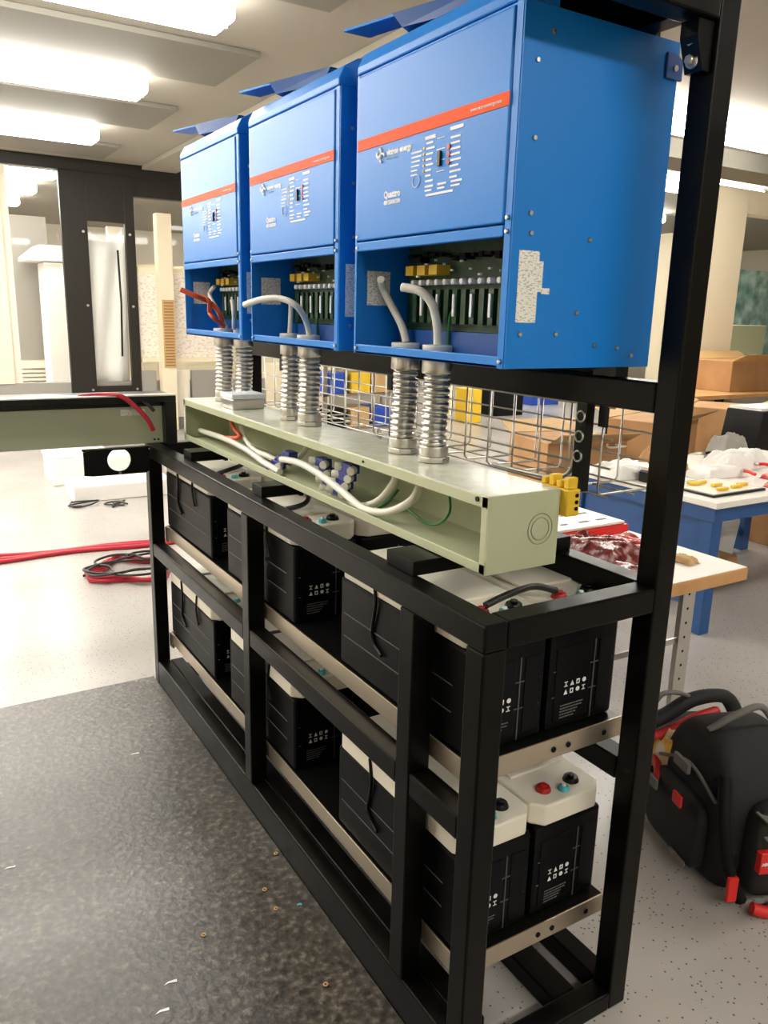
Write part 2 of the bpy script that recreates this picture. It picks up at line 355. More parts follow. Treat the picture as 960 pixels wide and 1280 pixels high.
rb('rail', .29, .355, T, L - T, 0.0, .045)
rb('rail', D - T, D, T, L - T, 1.305, 1.362); rb('rail', D - T, D, T, L - T, 1.975, 2.03)
rb('rail', -.12, D - T, .0, T, 1.945, ZT)
MB().box(.225, .4095, .06, 1.92, 2.0, 2.006).build('top_cover', 'black', rk)
for y, w_ in ((.27, .10), (1.02, .07), (1.62, .08)): rb('cross_bar', .035, D - .01, y, y + w_, H, 1.008, bev=.002)
# shelf trays with folded lips
for z in (.66, .222):
    MB().box(.0575, .452, .0865, L - .06, z - .004, z).build('shelf_plate', 'black', rk)
    t = MB(); t.box(.053, .057, .082, L - .06, z - .045, z); t.box(.053, .452, .082, .086, z - .042, z + .002)
    tr = t.build('shelf_tray', 'galv', rk, bev=.001)
    for x in (.11, .26, .30, .40): MB().cyl((x, .0815, z - .022), (x, .080, z - .022), .006, 12).build('bolt_hole', 'black_matte', tr)
    for y in (.09, 2.0):
        MB().box(T, .058, y - .02, y + .02, z - .06, z - .004).build('angle_tab', 'galv', tr)
# brace and bolts at the top of the tall near post
MB().prism([(.392, 1.87), (.4095, 1.87), (.4095, 1.944), (.372, 1.944), (.372, 1.92)], 1, .01, .045).build('gusset', 'black', rk)
for z in (1.925, 1.897):
    MB().cyl((.384, .028, z - .01), (.392, .028, z - .01), .012, 12).build('bolt', 'steel', rk); MB().cyl((.376, .028, z - .01), (.384, .028, z - .01), .008, 6).build('bolt', 'steel', rk)
# beam leaving the far corner to the left with a white round cap
hp = MB(); X0_, X1_, Z0_, Z1_, hx, hz, hr = -.236, -.001, .875, .972, -.112, .930, .042
ins, outs = [], []
for k in range(48):
    a = 2 * PI * k / 48; c_, s_ = math.cos(a), math.sin(a)
    ins.append((hx + hr * c_, hz + hr * s_))
    tt_ = min([(X1_ - hx) / c_ if c_ > 1e-6 else 9, (X0_ - hx) / c_ if c_ < -1e-6 else 9, (Z1_ - hz) / s_ if s_ > 1e-6 else 9, (Z0_ - hz) / s_ if s_ < -1e-6 else 9])
    outs.append((hx + tt_ * c_, hz + tt_ * s_))
pts = [(x, 2.0, z) for x, z in ins + outs] + [(x, 2.008, z) for x, z in ins + outs]
fs = []
for k in range(48):
    j = (k + 1) % 48
    fs += [(k, j, 48 + j, 48 + k), (96 + k, 144 + k, 144 + j, 96 + j), (k, 96 + k, 96 + j, j), (48 + k, 48 + j, 144 + j, 144 + k)]
hp.poly(pts, fs).build('holed_plate', 'black', rk)
for a_, b_ in (((X1_, Z0_), (X1_, Z1_)),): pass
MB().box(-.236, .0, 2.0085, 2.03, .965, .972).build('plate_flange', 'black', rk)
MB().cyl((-.112, 1.9995, .882), (-.112, 1.994, .882), .005, 10).build('bolt', 'steel', rk)
# ================================================================== BATTERIES
def battery(x, y, z):
    t = thing('battery', (x, y, z), '', 'battery', 'battery blocks in the rack')
    W, LL, Hh = .188, .50, .265
    MB().box(x, x + W, y, y + LL, z, z + .214).build('case', 'battery', t, bev=.008)
    ln = MB()
    for zz in (.072, .128):
        ln.box(x + .012, x + W - .012, y - .0012, y + .0005, z + zz, z + zz + .0022)
        ln.box(x - .0012, x + .0005, y + .05, y + LL - .02, z + zz, z + zz + .0022)
    ln.box(x + .122, x + .1245, y - .0015, y + .0005, z + .006, z + .18)
    ln.build('moulded_line', 'battery_line', t)
    pr = MB(); pr.box(x + .018, x + .112, y - .002, y, z + .02, z + .178); pr.box(x + .135, x + W - .014, y - .002, y, z + .02, z + .178)
    pr.build('end_panel', 'battery', t, bev=.001)
    # upper lid: chamfered block
    c = .022
    l = MB(); prof = [(x + c, y - .003), (x + W - c, y - .003), (x + W + .003, y + c), (x + W + .003, y + LL - c), (x + W - c, y + LL + .003), (x + c, y + LL + .003), (x - .003, y + LL - c), (x - .003, y + c)]
    l.prism(prof, 2, z + .215, z + Hh); ld = l.build('lid', 'lid', t, bev=.006, seg=3)
    MB().box(x + .02, x + W - .02, y + .11, y + LL - .06, z + Hh, z + Hh + .006).build('vent_cover', 'lid', ld, bev=.002)
    for dx, dy, m, r in ((.055, .045, 'red', .014), (.095, .025, 'cyan', .010), (.135, .045, 'black', .015)):
        q = MB().cyl((x + dx, y + dy, z + Hh), (x + dx, y + dy, z + Hh + .010), r * 1.25, 18, r).build('terminal', m, ld, bev=.001)
        MB().cyl((x + dx, y + dy, z + Hh + .010), (x + dx, y + dy, z + Hh + .015), r * .55, 6).build('terminal_screw', m if m != 'cyan' else 'print_white', q)
    # hanging strap on the front side
    MB().tube(smoothpath([(x - .005, y + .34, z + .26), (x - .006, y + .33, z + .20), (x - .004, y + .345, z + .12), (x - .005, y + .30, z + .09)]), .004, 8).build('strap', 'black', t)
    MB().tube(smoothpath([(x - .005, y + .16, z + .26), (x - .006, y + .17, z + .20), (x - .005, y + .15, z + .15)]), .004, 8).build('strap', 'black', t)
    MB().box(x + .0, x + W, y + .335, y + .352, z + .266, z + Hh + .009).build('lid_strap', 'black', t)
    # symbols and fine print at the end face
    y0 = y - .0028
    sy = MB(); ox, oz = x + .042, z + .075
    def qd(a, b, c_, d_): sy.box(ox + a, ox + b, y0 - .0006, y0, oz + c_, oz + d_)
    for k in range(4):
        X = k * .0165; 
        for row, Z in ((0, .017), (1, 0.)):
            s_ = (k + row) % 4
            if s_ == 0: qd(X, X + .009, Z, Z + .0018); qd(X, X + .009, Z + .009, Z + .0108); qd(X + .0035, X + .0055, Z, Z + .0108)
            elif s_ == 1: sy.prism([(ox + X, oz + Z), (ox + X + .010, oz + Z), (ox + X + .005, oz + Z + .011)], 1, y0 - .0006, y0)
            elif s_ == 2: qd(X, X + .009, Z + .008, Z + .0105); qd(X, X + .0022, Z, Z + .008); qd(X + .0068, X + .009, Z, Z + .008); qd(X, X + .009, Z, Z + .002)
            else: sy.cyl((ox + X + .005, y0, oz + Z + .0055), (ox + X + .005, y0 - .0006, oz + Z + .0055), .0052, 10)
    sy.build('printed_symbols', 'print_white', t)
    fp = MB(); r = random.Random(3)
    for k in range(5):
        X = 0.
        while X < .06 - .006 * k:
            wd = r.uniform(.003, .008); fp.box(x + .035 + X, x + .035 + X + wd, y0 - .0005, y0, z + .050 - k * .0065, z + .0525 - k * .0065); X += wd + .0015
    fp.build('fine_print', 'zip_grey', t)
    return t
bproto = None
colname = {0: 'front side', 1: 'back side'}
for iz, (z, rn) in enumerate(((.661, 'upper'), (.223, 'lower'))):
    for iy, (y, yn) in enumerate(((.11, 'near end'), (.865, 'middle'), (1.512, 'far end'))):
        for ix, x in enumerate((.060, .2585)):
            if bproto is None: b = bproto = battery(x, y, z)
            else: b = dup(bproto); b.location = (x, y, z)
            b['label'] = 'black battery with cream lid on the %s shelf, %s, %s' % (rn, yn, colname[ix])
# jumper leads on the upper lids
for i, (p, q) in enumerate((((.30, .15), (.12, .15)), ((.33, 1.2), (.10, 1.0)), ((.30, 1.62), (.10, 1.55)))):
    cable('jumper_lead', [(p[0], p[1], .944), (p[0] - .05, p[1] + .01, .958), (q[0] + .06, q[1], .958), (q[0], q[1], .944)], .007, 'cable_black',
          'short black jumper lead across the upper battery lids, ' + ('near end', 'middle', 'far end')[i], 'cable', 'battery jumper leads')
# ================================================================== INVERTERS
XF, ZI, DI, WI, HI = .119, 1.384, .362, .536, .572
YS = [.135, .745, 1.354]
def inverter(y):
    t = thing('inverter', (XF, y, ZI), '', 'inverter', 'blue inverter cabinets on the rack')
    x0, x1, y1, z0, z1 = XF, XF + DI, y + WI, ZI, ZI + HI
    zo = 1.603
    h = MB(); e = .004
    side = [(x0, z0), (x1, z0), (x1, z1), (x0 + .03, z1), (x0 + .004, z1 - .004), (x0, z1 - .03)]
    side = [(x0, z0), (x1, z0), (x1, z1), (x0, z1)]
    for a in (y, y1 - e): h.prism(side, 1, a, a + e)
    h.box(x1 - e, x1, y + e, y1 - e, z0, z1); h.box(x0, x1 - e, y + e, y1 - e, z1 - e, z1)
    h.box(x0, x1 - e, y + e, y1 - e, z0, z0 + .006); h.box(x0, x0 + .012, y + e, y1 - e, z0, z0 + .020)   # bottom plate with front lip
    h.build('housing', 'blue', t, bev=.0012)
    MB().box(x0 + .115, x1 - e, y + e, y1 - e, z0 + .006, z0 + .055).build('bottom_ledge', 'blue_dark', t)
    # front panel with its lower seam
    fpn = MB().box(x0 - .004, x0 + .01, y + .022, y1 - .012, zo + .022, z1 - .004).build('front_panel', 'blue_face', t, bev=.003)
    MB().box(x0 - .003, x0 + .01, y + .022, y1 - .012, zo, zo + .019).build('seam_strip', 'blue_face', t, bev=.002)
    MB().box(x0 - .001, x0 + .02, y + e, y + .020, z0 + .0, z1).build('front_flange', 'blue', t); MB().box(x0 - .001, x0 + .02, y1 - .010, y1 - e, z0, z1).build('front_flange', 'blue', t)
    MB().box(x0 + .001, x0 + .012, y + .020, y1 - .010, z1 - .006, z1 - .002).build('panel_gasket', 'black_matte', t)
    # hood sloping back above the panel
    hd = [(x0 - .003, z1 + .001), (x0 - .003, z1 + .016), (x0 + .01, z1 + .042), (x0 + .045, z1 + .062), (x0 + .075, z1 + .062), (x0 + .075, z1 + .001)]
    MB().prism(hd, 1, y + .004, y1 - .004).build('hood', 'blue_face', t, bev=.003)
    # bracket plate above the hood with a web
    zz = z1 + .098
    w_ = MB(); w_.poly([(x0 + .02, y1 - .14, z1 + .063), (x0 + .075, y1 - .30, z1 + .063), (x0 + .085, y1 - .30, z1 + .063), (x0 + .05, y1 - .12, z1 + .063),
                        (x0 + .02, y1 - .10, zz), (x0 + .085, y1 - .32, zz), (x0 + .105, y1 - .32, zz), (x0 + .05, y1 - .08, zz)],
                       [(0, 3, 2, 1), (4, 5, 6, 7), (0, 1, 5, 4), (1, 2, 6, 5), (2, 3, 7, 6), (3, 0, 4, 7)])
    w_.build('bracket_web', 'blue_dark', t)  # shadow on the web painted in with the darker blue
    MB().prism([(x0 - .005, y1 + .055), (x0 + .072, y1 - .235), (x0 + .12, y1 - .235), (x0 + .06, y1 + .055)], 2, zz, zz + .006).build('bracket_plate', 'blue', t, bev=.001)
    # orange stripe
    MB().box(x0 - .0052, x0 - .0042, y + .022, y1 - .014, 1.806, 1.828).build('orange_stripe', 'orange', fpn, bev=.0004)
    text('stripe_lettering', 'www.victronenergy.com', .0085, 'print_white', fpn, (x0 - .0056, y + .125, 1.8135))
    lg = text('maker_lettering', 'victron energy', .0155, 'print_white', fpn, (x0 - .0046, y1 - .134, 1.783), bold=.0007)
    text('maker_lettering', 'B L U E   P O W E R', .0055, 'print_white', fpn, (x0 - .0046, y1 - .130, 1.774))
    sy = MB(); sy.tube([(x0 - .0048, y1 - .106 - .008 * math.sin(a), 1.791 + .009 * math.cos(a)) for a in [.3 + k * .4 for k in range(13)]], .0035, 6)
    sy.tube([(x0 - .0048, y1 - .118 - .010 * math.sin(a), 1.781 + .008 * math.cos(a)) for a in [3.2 + k * .4 for k in range(12)]], .003, 6); sy.build('round_emblem', 'print_white', fpn)
    text('model_lettering', 'Quattro', .0185, 'print_white', fpn, (x0 - .0046, y1 - .126, 1.702), bold=.0006)
    text('model_lettering', '48/15000/200', .0115, 'print_white', fpn, (x0 - .0046, y1 - .126, 1.689), bold=.0004)
    # indicator print: rows of tiny words, two lamps columns and a rocker switch
    ip = MB(); r = random.Random(11)
    yc = y1 - .27
    def word(yy, zz2, L_, hh=.0035): ip.box(x0 - .0050, x0 - .0044, yy - L_, yy, zz2, zz2 + hh)
    yc = y1
    for k in range(8):
        word(yc - .276, 1.782 - k * .0095, r.uniform(.018, .030)); word(yc - .355, 1.780 - k * .0095, r.uniform(.022, .036))
        if k % 2 == 0: word(yc - .312, 1.786 - k * .0095, .026, .0015)
    for k in range(6): word(yc - .226, 1.772 - k * .008, r.uniform(.02, .036), .0028)
    word(yc - .272, 1.790, .034, .006); word(yc - .352, 1.794, .040, .006)
    for a, b in ((.276, .028), (.318, .028), (.360, .034)): word(yc - a, 1.706, b, .0035); word(yc - a, 1.699, b * .8, .003)
    word(yc - .280, 1.690, .088, .004)
    ip.tube([(x0 - .0048, yc - .245 - .013 * math.sin(a), 1.722 + .012 * math.cos(a)) for a in [k * .45 for k in range(15)]], .0008, 5)
    ip.build('indicator_print', 'print_white', fpn)
    MB().box(x0 - .009, x0 - .004, yc - .328, yc - .318, 1.738, 1.764).build('rocker_switch', 'black', fpn, bev=.001)
    for k in range(3): MB().cyl((x0 - .004, yc - .350, 1.768 - .013 * k), (x0 - .0065, yc - .350, 1.768 - .013 * k), .005, 10).build('indicator_lamp', 'red', fpn)
    for k in range(5): MB().cyl((x0 - .004, yc - .270, 1.776 - .010 * k), (x0 - .0058, yc - .270, 1.776 - .010 * k), .0026, 8).build('indicator_lamp', 'yellow', fpn)
    # circuit board compartment
    zb = z0 + .056
    pc = MB().box(x0 + .125, x0 + .129, y + .085, y1 - .03, zb, zo + .07).build('circuit_board', 'pcb', t)
    MB().box(x0 + .092, x0 + .0935, y + .095, y + .135, zb - .01, zo + .0).build('side_circuit_board', 'pcb_green', t)
    r = random.Random(5)
    for k in range(12):
        yy = y + .115 + k * .030
        MB().box(x0 + .108, x0 + .1248, yy, yy + .016, zb + .015, zb + .085).build('terminal_strip', 'pcb', pc)
        if k % 2 == 0: MB().box(x0 + .104, x0 + .1078, yy + .004, yy + .011, zb + .03, zb + .075).build('white_connector', 'print_white', pc)
        MB().cyl((x0 + .1248, yy + .008, zb + .100), (x0 + .1, yy + .008, zb + .100), .006, 8).build('capacitor', 'print_white', pc)
    for k in range(3): MB().box(x0 + .09, x0 + .1248, y1 - .10 - k * .045, y1 - .07 - k * .045, zb + .115, zb + .135).build('yellow_relay', 'yellow', pc)
    for k in range(14): yy = y + .10 + k * .027; z_ = r.uniform(zb + .14, zo - .01); MB().box(x0 + .1, x0 + .1248, yy, yy + r.uniform(.008, .022), z_, z_ + r.uniform(.005, .014)).build('dark_component', 'black_matte', pc)
    for k in range(12): yy = y + .11 + k * .031; z_ = r.uniform(zb + .11, zo - .02); MB().box(x0 + .094, x0 + .0995, yy, yy + r.uniform(.003, .010), z_, z_ + .004).build('white_jumper', 'print_white', pc)
    MB().box(x0 + .14, x0 + .15, y + .02, y1 - .02, zb, z1 - .05).build('inner_plate', 'black_matte', t)
    MB().box(x0 + .03, x0 + .09, y1 - .0062, y1 - .0042, 1.49, 1.565).build('inner_rating_label', 'label', t)
    # rating labels and screws on the near side
    lb = MB(); lb.box(x0 + .017, x0 + .062, y - .0012, y, 1.463, 1.582); lb.box(x0 + .062, x0 + .072, y - .0012, y, 1.515, 1.566); lb.box(x0 + .072, x0 + .09, y - .0012, y, 1.512, 1.522); lb.build('rating_label', 'label', t)
    for dx, z_ in ((.03, 1.873), (.034, 1.758), (.036, 1.642), (.177, 1.608), (.159, 1.482), (.112, 1.444), (.029, 1.443), (.06, 1.90 + .02), (.04, 1.61), (.21, 1.425), (.27, 1.42), (.31, 1.406)):
        MB().cyl((x0 + dx, y, z_), (x0 + dx, y - .0035, z_), .0048, 10, .0036).build('screw', 'steel', t)
    for yy in (y + .012, y1 - .016):
        for z_ in (z0 + .012, zo + .008, zo + .03): MB().cyl((x0 - .001, yy, z_), (x0 - .006, yy, z_), .0045, 10, .003).build('screw', 'steel', t)
    for k in (-.018, .018): MB().box(x0 + .2, x0 + .24, y1 - .0062, y1 - .0042, 1.44 + k, 1.445 + k).build('latch_mark', 'blue_dark', t)
    lt = MB().prism([(x1 - .036, 1.935), (x1 - .012, 1.935), (x1 + .006, 1.925), (x1 + .006, 1.892), (x1 - .036, 1.892)], 1, y - .006, y).build('side_latch', 'blue_dark', t, bev=.002)
    MB().cyl((x1 - .016, y - .006, 1.91), (x1 - .016, y - .010, 1.91), .005, 10).build('latch_screw', 'steel', lt)
    for yy in (y + .03, y1 - .09): MB().box(x1 - .055, x1 - .02, yy, yy + .06, 1.363, z0).build('hanger_foot', 'black', t)
    MB().box(x1 + .0, x1 + .012, y + .06, y1 - .06, 1.33, 2.0).build('back_bracket', 'black', t)
    return t
iproto = inverter(YS[0]); iproto['label'] = 'nearest and largest looking blue inverter cabinet, rating label on its side'
for y, lab in ((YS[1], 'middle blue inverter cabinet of the three, white cable curving over its label'), (YS[2], 'farthest blue inverter cabinet, orange cables poking from its compartment')):
    c = dup(iproto); c.location.y = y; c['label'] = lab
# ================================================================== WIREWAY
ZW0, ZW1, XW0, XW1, YW0, YW1 = 1.009, 1.156, .103, .276, .138, 1.90
ww = thing('wireway_trough', (XW0, YW0, ZW0), 'long sage green wireway trough with open front on the black rack', 'wireway')
e = .003
g = MB(); g.box(XW1 - e, XW1, YW0, YW1, ZW0, ZW1); g.box(XW0, XW1, YW0, YW1, ZW0, ZW0 + e); g.box(XW0, XW0 + e, YW0, YW1, ZW0, ZW0 + .020); g.box(XW0, XW0 + e, YW0, YW1, ZW1 - .022, ZW1)
g.box(XW0, XW0 + e, YW0, YW0 + .018, ZW0, ZW1); g.box(XW0, XW0 + e, YW1 - .018, YW1, ZW0, ZW1)
g.build('trough_body', 'sage', ww, bev=.0015)
MB().box(XW0 + .001, XW1 - .001, YW0, YW1, ZW1 - .001, ZW1 + .002).build('top_plate', 'sage_top_lit', ww, bev=.001)
MB().box(XW0, XW1, YW0 - .003, YW0 - .0002, ZW0, ZW1 + .002).build('end_plate', 'sage', ww, bev=.001)
MB().box(XW0, XW1, YW1, YW1 + .003, ZW0, ZW1 + .002).build('end_plate', 'sage', ww, bev=.001)
kn = MB()
kc = px(675, 661, 1, YW0 - .003)
for r_ in (.030, .022): kn.tube([(kc.x + r_ * math.cos(a), YW0 - .0035, kc.z + r_ * math.sin(a)) for a in [k * 2 * PI / 28 for k in range(29)]], .0011, 6, caps=False)
kn.build('knockout_rings', 'sage_dark', ww)
MB().cyl((XW0 - .003, YW0 + .03, ZW1 - .008), (XW0, YW0 + .03, ZW1 - .008), .005, 8).build('screw', 'black', ww)
MB().cyl((XW0 - .003, YW0 + .45, ZW1 - .01), (XW0, YW0 + .45, ZW1 - .01), .003, 8).build('screw', 'black', ww)
MB().box(XW0 - .001, XW0, YW1 - .016, YW1 - .004, ZW0 + .03, ZW1 - .03).build('warning_label', 'label', ww)
# cables in the trough
def P(u, v, x): return px(u, v, 0, x)
cw = 'white insulated power cables'
cable('power_cable', [P(527, 600, .19), P(515, 625, .165), P(485, 640, .135), P(455, 636, .120), P(425, 612, .125), P(395, 590, .13), P(372, 578, .14), P(352, 574, .15)], .0095, 'cable_white', 'longest white power cable looping low along the open trough', 'cable', cw)
cable('power_cable', [P(497, 592, .20), P(488, 610, .19), P(470, 628, .17), P(448, 633, .155), P(432, 630, .16)], .0095, 'cable_white', 'white power cable bending into the nearest blue terminal block', 'cable', cw)
cable('power_cable', [P(300, 525, .20), P(305, 545, .18), P(318, 562, .15), P(335, 570, .15), P(345, 575, .16)], .0085, 'cable_white', 'white power cable dropping behind the farthest blue block', 'cable', cw)
cable('power_cable', [P(250, 538, .16), P(280, 548, .15), P(308, 562, .135), P(330, 578, .13), P(350, 590, .13)], .0095, 'cable_white', 'white power cable lying along the far trough floor', 'cable', cw)
cable('power_cable', [P(385, 556, .23), P(376, 570, .22), P(362, 580, .21)], .008, 'cable_white', 'short white power cable leaving the farthest blue block', 'cable', cw)
cable('signal_wire', [P(287, 520, .17), P(292, 535, .17), P(300, 546, .16), P(280, 547, .15)], .007, 'cable_orange', 'orange wire bending down at the far trough end', 'wire')
cable('ground_wire', [P(498, 612, .23), P(482, 630, .2), P(462, 638, .19), P(442, 636, .2)], .0035, 'cable_green', 'green ground wire between the two near white cables', 'wire', 'green ground wires')
cable('ground_wire', [P(505, 632, .20), P(530, 652, .18), P(548, 655, .18), P(562, 640, .19), P(561, 615, .22), P(556, 604, .24)], .0028, 'cable_green', 'green ground wire looping alone near the trough end', 'wire', 'green ground wires')
for i, (u0, v0, u1, v1, xb, lab, nc) in enumerate(((338, 588, 366, 566, .15, 'farthest blue terminal block, tilted in the trough', 1), (402, 572, 420, 618, .17, 'middle blue terminal block with a column of white caps', 3), (440, 580, 425, 618, .155, 'nearest blue terminal block with two columns of white caps', 3))):
    a, b = P(u0, v0, xb), P(u1, v1, xb + (.03 if i == 0 else .01)); dv = (b - a)
    t = thing('terminal_block', tuple(a), lab, 'terminal block', 'blue terminal blocks')
    n = 4; bb = MB()
    for k in range(n):
        c_ = a + dv * ((k + .5) / n); s_ = .0125
        bb.box(c_.x - .014, c_.x + .014, c_.y - s_ * 1.9, c_.y + s_ * 1.9, c_.z - s_ * .95, c_.z + s_ * .95)
    bb.build('block_body', 'block_blue', t, bev=.002)
    for k in range(n):
        c_ = a + dv * ((k + .5) / n)
        for sgn in ((1, -1) if nc == 3 else (-1,)):
            if nc == 1 and k > 1 and sgn: continue
            MB().cyl((c_.x - .006, c_.y + sgn * .026, c_.z), (c_.x - .022, c_.y + sgn * .040, c_.z), .0105, 14).build('wire_cap', 'cable_white', t, bev=.001)
# ================================================================== CONDUITS
def conduit(y, x, r, lab, zb=ZW1 + .003, zt=ZI):
    t = thing('flexible_conduit', (x, y, zb), lab, 'conduit', 'flexible metal conduits')
    pts = []; rr = []; z = zb + .035; n = 0
    while z < zt - .03:
        for dz, f in ((0, .86), (.0035, 1.), (.0095, 1.), (.0115, .86), (.0125, .80)):
            pts.append((x + .002 * math.sin(z * 30), y, z + dz)); rr.append(r * f)
        z += .014
    MB().tube(pts, rr, 18).build('spiral_tube', 'steel', t)
    MB().cyl((x, y, zb), (x, y, zb + .012), r * 1.25, 8).build('lock_nut', 'steel', t, bev=.001)
    MB().cyl((x, y, zb + .012), (x, y, zb + .036), r * 1.12, 18).build('connector', 'steel', t, bev=.002)
    MB().cyl((x, y, zt - .034), (x, y, zt - .0005), r * 1.12, 18).build('connector', 'steel', t, bev=.002)
    MB().cyl((x, y, zt + .0065), (x, y, zt + .026), r * 1.15, 16).build('bushing', 'cable_white', t, bev=.002)
    return t
conduit(.600, .215, .029, 'left conduit of the pair under the nearest inverter')
conduit(.474, .215, .029, 'right conduit of the pair under the nearest inverter, closest to the camera')
conduit(1.225, .215, .026, 'left conduit of the pair under the middle inverter')
conduit(1.095, .215, .030, 'right conduit of the pair under the middle inverter')
conduit(1.775, .215, .030, 'left conduit of the pair under the farthest inverter')
conduit(1.690, .255, .030, 'right conduit of the pair under the farthest inverter')
# cables rising into the inverters
ZC = ZI + .027
cable('inverter_lead', [(.215, .60, ZC), (.208, .612, 1.45), (.185, .65, 1.52), P(476, 349, .16)], .0085, 'cable_white', 'straight white lead in the nearest inverter compartment', 'cable', 'inverter leads')
cable('inverter_lead', [(.215, .474, ZC), (.212, .475, 1.45), P(540, 380, .20), P(525, 364, .18), P(503, 359, .16)], .0095, 'cable_white', 'curved white lead in the nearest inverter compartment', 'cable', 'inverter leads')
cable('inverter_lead', [(.215, 1.225, ZC), (.215, 1.22, 1.45), (.215, 1.215, 1.50)], .007, 'cable_white', 'short upright white lead in the middle inverter compartment', 'cable', 'inverter leads')
cable('inverter_lead', [(.215, 1.095, ZC), P(382, 400, .19), P(370, 382, .15), P(350, 373, .12), P(328, 374, .09), P(306, 381, .07)], .0085, 'cable_white', 'white lead arching far left out of the middle inverter', 'cable', 'inverter leads')
cable('inverter_lead', [(.215, 1.675, ZC), P(292, 390, .2), P(290, 375, .2)], .007, 'cable_white', 'upright white lead in the farthest inverter compartment', 'cable', 'inverter leads')
cable('inverter_lead', [(.215, 1.74, ZC), P(270, 385, .19), P(262, 368, .19), P(268, 358, .2)], .007, 'cable_white', 'curled white lead in the farthest inverter compartment', 'cable', 'inverter leads')
cable('inverter_lead', [(.212, 1.775, ZC), P(275, 392, .18), P(262, 378, .15), P(247, 371, .10), P(226, 362, .05)], .0085, 'cable_orange', 'orange lead sticking out left of the farthest inverter', 'cable', 'orange inverter leads')
cable('inverter_lead', [(.22, 1.755, ZC), P(268, 398, .16), P(262, 390, .15), P(261, 376, .14), P(248, 370, .12)], .0075, 'cable_orange', 'lower orange lead bowed inside the farthest inverter compartment', 'cable', 'orange inverter leads')
for y, x in ((.47, .23), (1.09, .23)):
    cable('ground_wire', [(x, y - .012, ZC), (x, y - .015, 1.47), (x + .01, y - .03, 1.50)], .003, 'cable_green', 'thin green wire rising in the %s inverter compartment' % ('nearest' if y < 1 else 'middle'), 'wire', 'green ground wires')
# items on top of the wireway
tt = thing('white_box', (.2, 1.56, ZW1 + .002), 'small white lidded box on the far wireway top', 'box')
MB().box(.14, .25, 1.50, 1.60, ZW1 + .0022, ZW1 + .036).build('body', 'steel', tt, bev=.004); MB().box(.135, .255, 1.495, 1.605, ZW1 + .036, ZW1 + .052).build('cover', 'print_white', tt, bev=.004)
# ================================================================== SECOND WIREWAY AT THE FAR CORNER
w2 = thing('cross_wireway', (-.7, 2.1, .975), 'sage green wireway running left from the far rack corner', 'wireway')
MB().box(-1.7, .075, 2.04, 2.19, .978, 1.135).build('trough_body', 'sage', w2, bev=.002)
fr = MB(); fr.box(-1.7, .105, 1.995, 2.039, 1.136, 1.158); fr.box(.062, .105, 1.995, 2.039, .978, 1.136); fr.box(-1.7, .105, 2.02, 2.19, 1.1365, 1.158); fr.box(-1.7, .06, 2.028, 2.0395, 1.118, 1.136); fr.build('black_frame', 'black', w2, bev=.002)
MB().box(-1.7, .105, 1.99, 2.05, 1.1585, 1.163).build('edge_strip', 'steel', w2)
MB().box(-.09, .0, 2.0385, 2.0398, 1.085, 1.108).build('white_label', 'label', w2)
for x in (.03, .045): MB().cyl((x, 2.0398, .992), (x, 2.036, .992), .004, 8).build('screw', 'black', w2)
rd = px(193, 536, 1, 1.98)
cable('loose_cable', [px(98, 500, 1, 2.03) + Vector((0, 0, .010)), px(125, 494, 1, 2.03), px(150, 495, 1, 1.99), px(170, 509, 1, 1.97), px(184, 524, 1, 1.96), px(192, 538, 1, 1.96)], .009, 'cable_red', 'red cable end drooping over the far cross wireway', 'cable')
cable('loose_cable', [px(110, 498, 1, 2.06) + Vector((0, 0, .006)), px(150, 496, 1, 2.04), px(178, 501, 1, 2.0), px(193, 514, 1, 1.98)], .006, 'cable_black', 'black cable end beside the red one on the cross wireway', 'cable')
cable('loose_cable', [px(20, 500, 1, 2.06), px(60, 500, 1, 2.07), px(100, 499, 1, 2.06), px(165, 503, 1, 2.04)], .005, 'cable_red', 'thin red cable lying flat along the cross wireway top', 'cable')
# ================================================================== WIRE BASKET
bk = thing('wire_basket_tray', (.6, 1.3, 1.10), 'galvanised wire mesh cable tray behind the wireway', 'cable tray')
g = MB(); r_ = .0028; Y0, Y1 = .27, 2.35; Xa, Xb, Za, Zb = .55, .72, 1.085, 1.285
for z in (Za + .0, 1.15, 1.215, Zb): g.tube([(Xa, Y0, z), (Xa, Y1, z)], r_, 6); g.tube([(Xb, Y0, z), (Xb, Y1, z)], r_, 6)
for x in (.635,): g.tube([(x, Y0, Za), (x, Y1, Za)], r_, 6)
y = Y0 + .03
while y < Y1:
    g.tube([(Xa, y, Zb), (Xa, y, Za + .01), (Xa + .01, y, Za), (Xb - .01, y, Za), (Xb, y, Za + .01), (Xb, y, Zb)], r_, 6); y += .1
g.build('wire_grid', 'steel', bk)
for y in (.3, 1.2, 2.03): MB().box(.461, .549, y - .012, y + .012, 1.31, 1.335).build('support_arm', 'black', bk); MB().box(.545, .552, y - .012, y + .012, 1.24, 1.335).build('support_arm', 'black', bk)
hk = MB(); cc = px(735, 560, 0, .53)
hk.tube(smoothpath([(.53, .36, 1.30), (.53, .36, 1.18), (.53, .37, 1.13), (.53, .42, 1.105), (.53, .52, 1.10), (.53, .65, 1.098)]), .0055, 8); hk.build('hook_rod', 'steel', bk)
pl = MB(); pl.box(.52, .545, .325, .355, 1.09, 1.32); pl.build('hanger_plate', 'black', bk)
for z in (1.17, 1.215, 1.26):
    MB().tube([(.519, .34 + .012 * math.cos(a), z + .012 * math.sin(a)) for a in [k * PI / 7 for k in range(15)]], .0025, 6).build('hanger_ring', 'steel', bk)
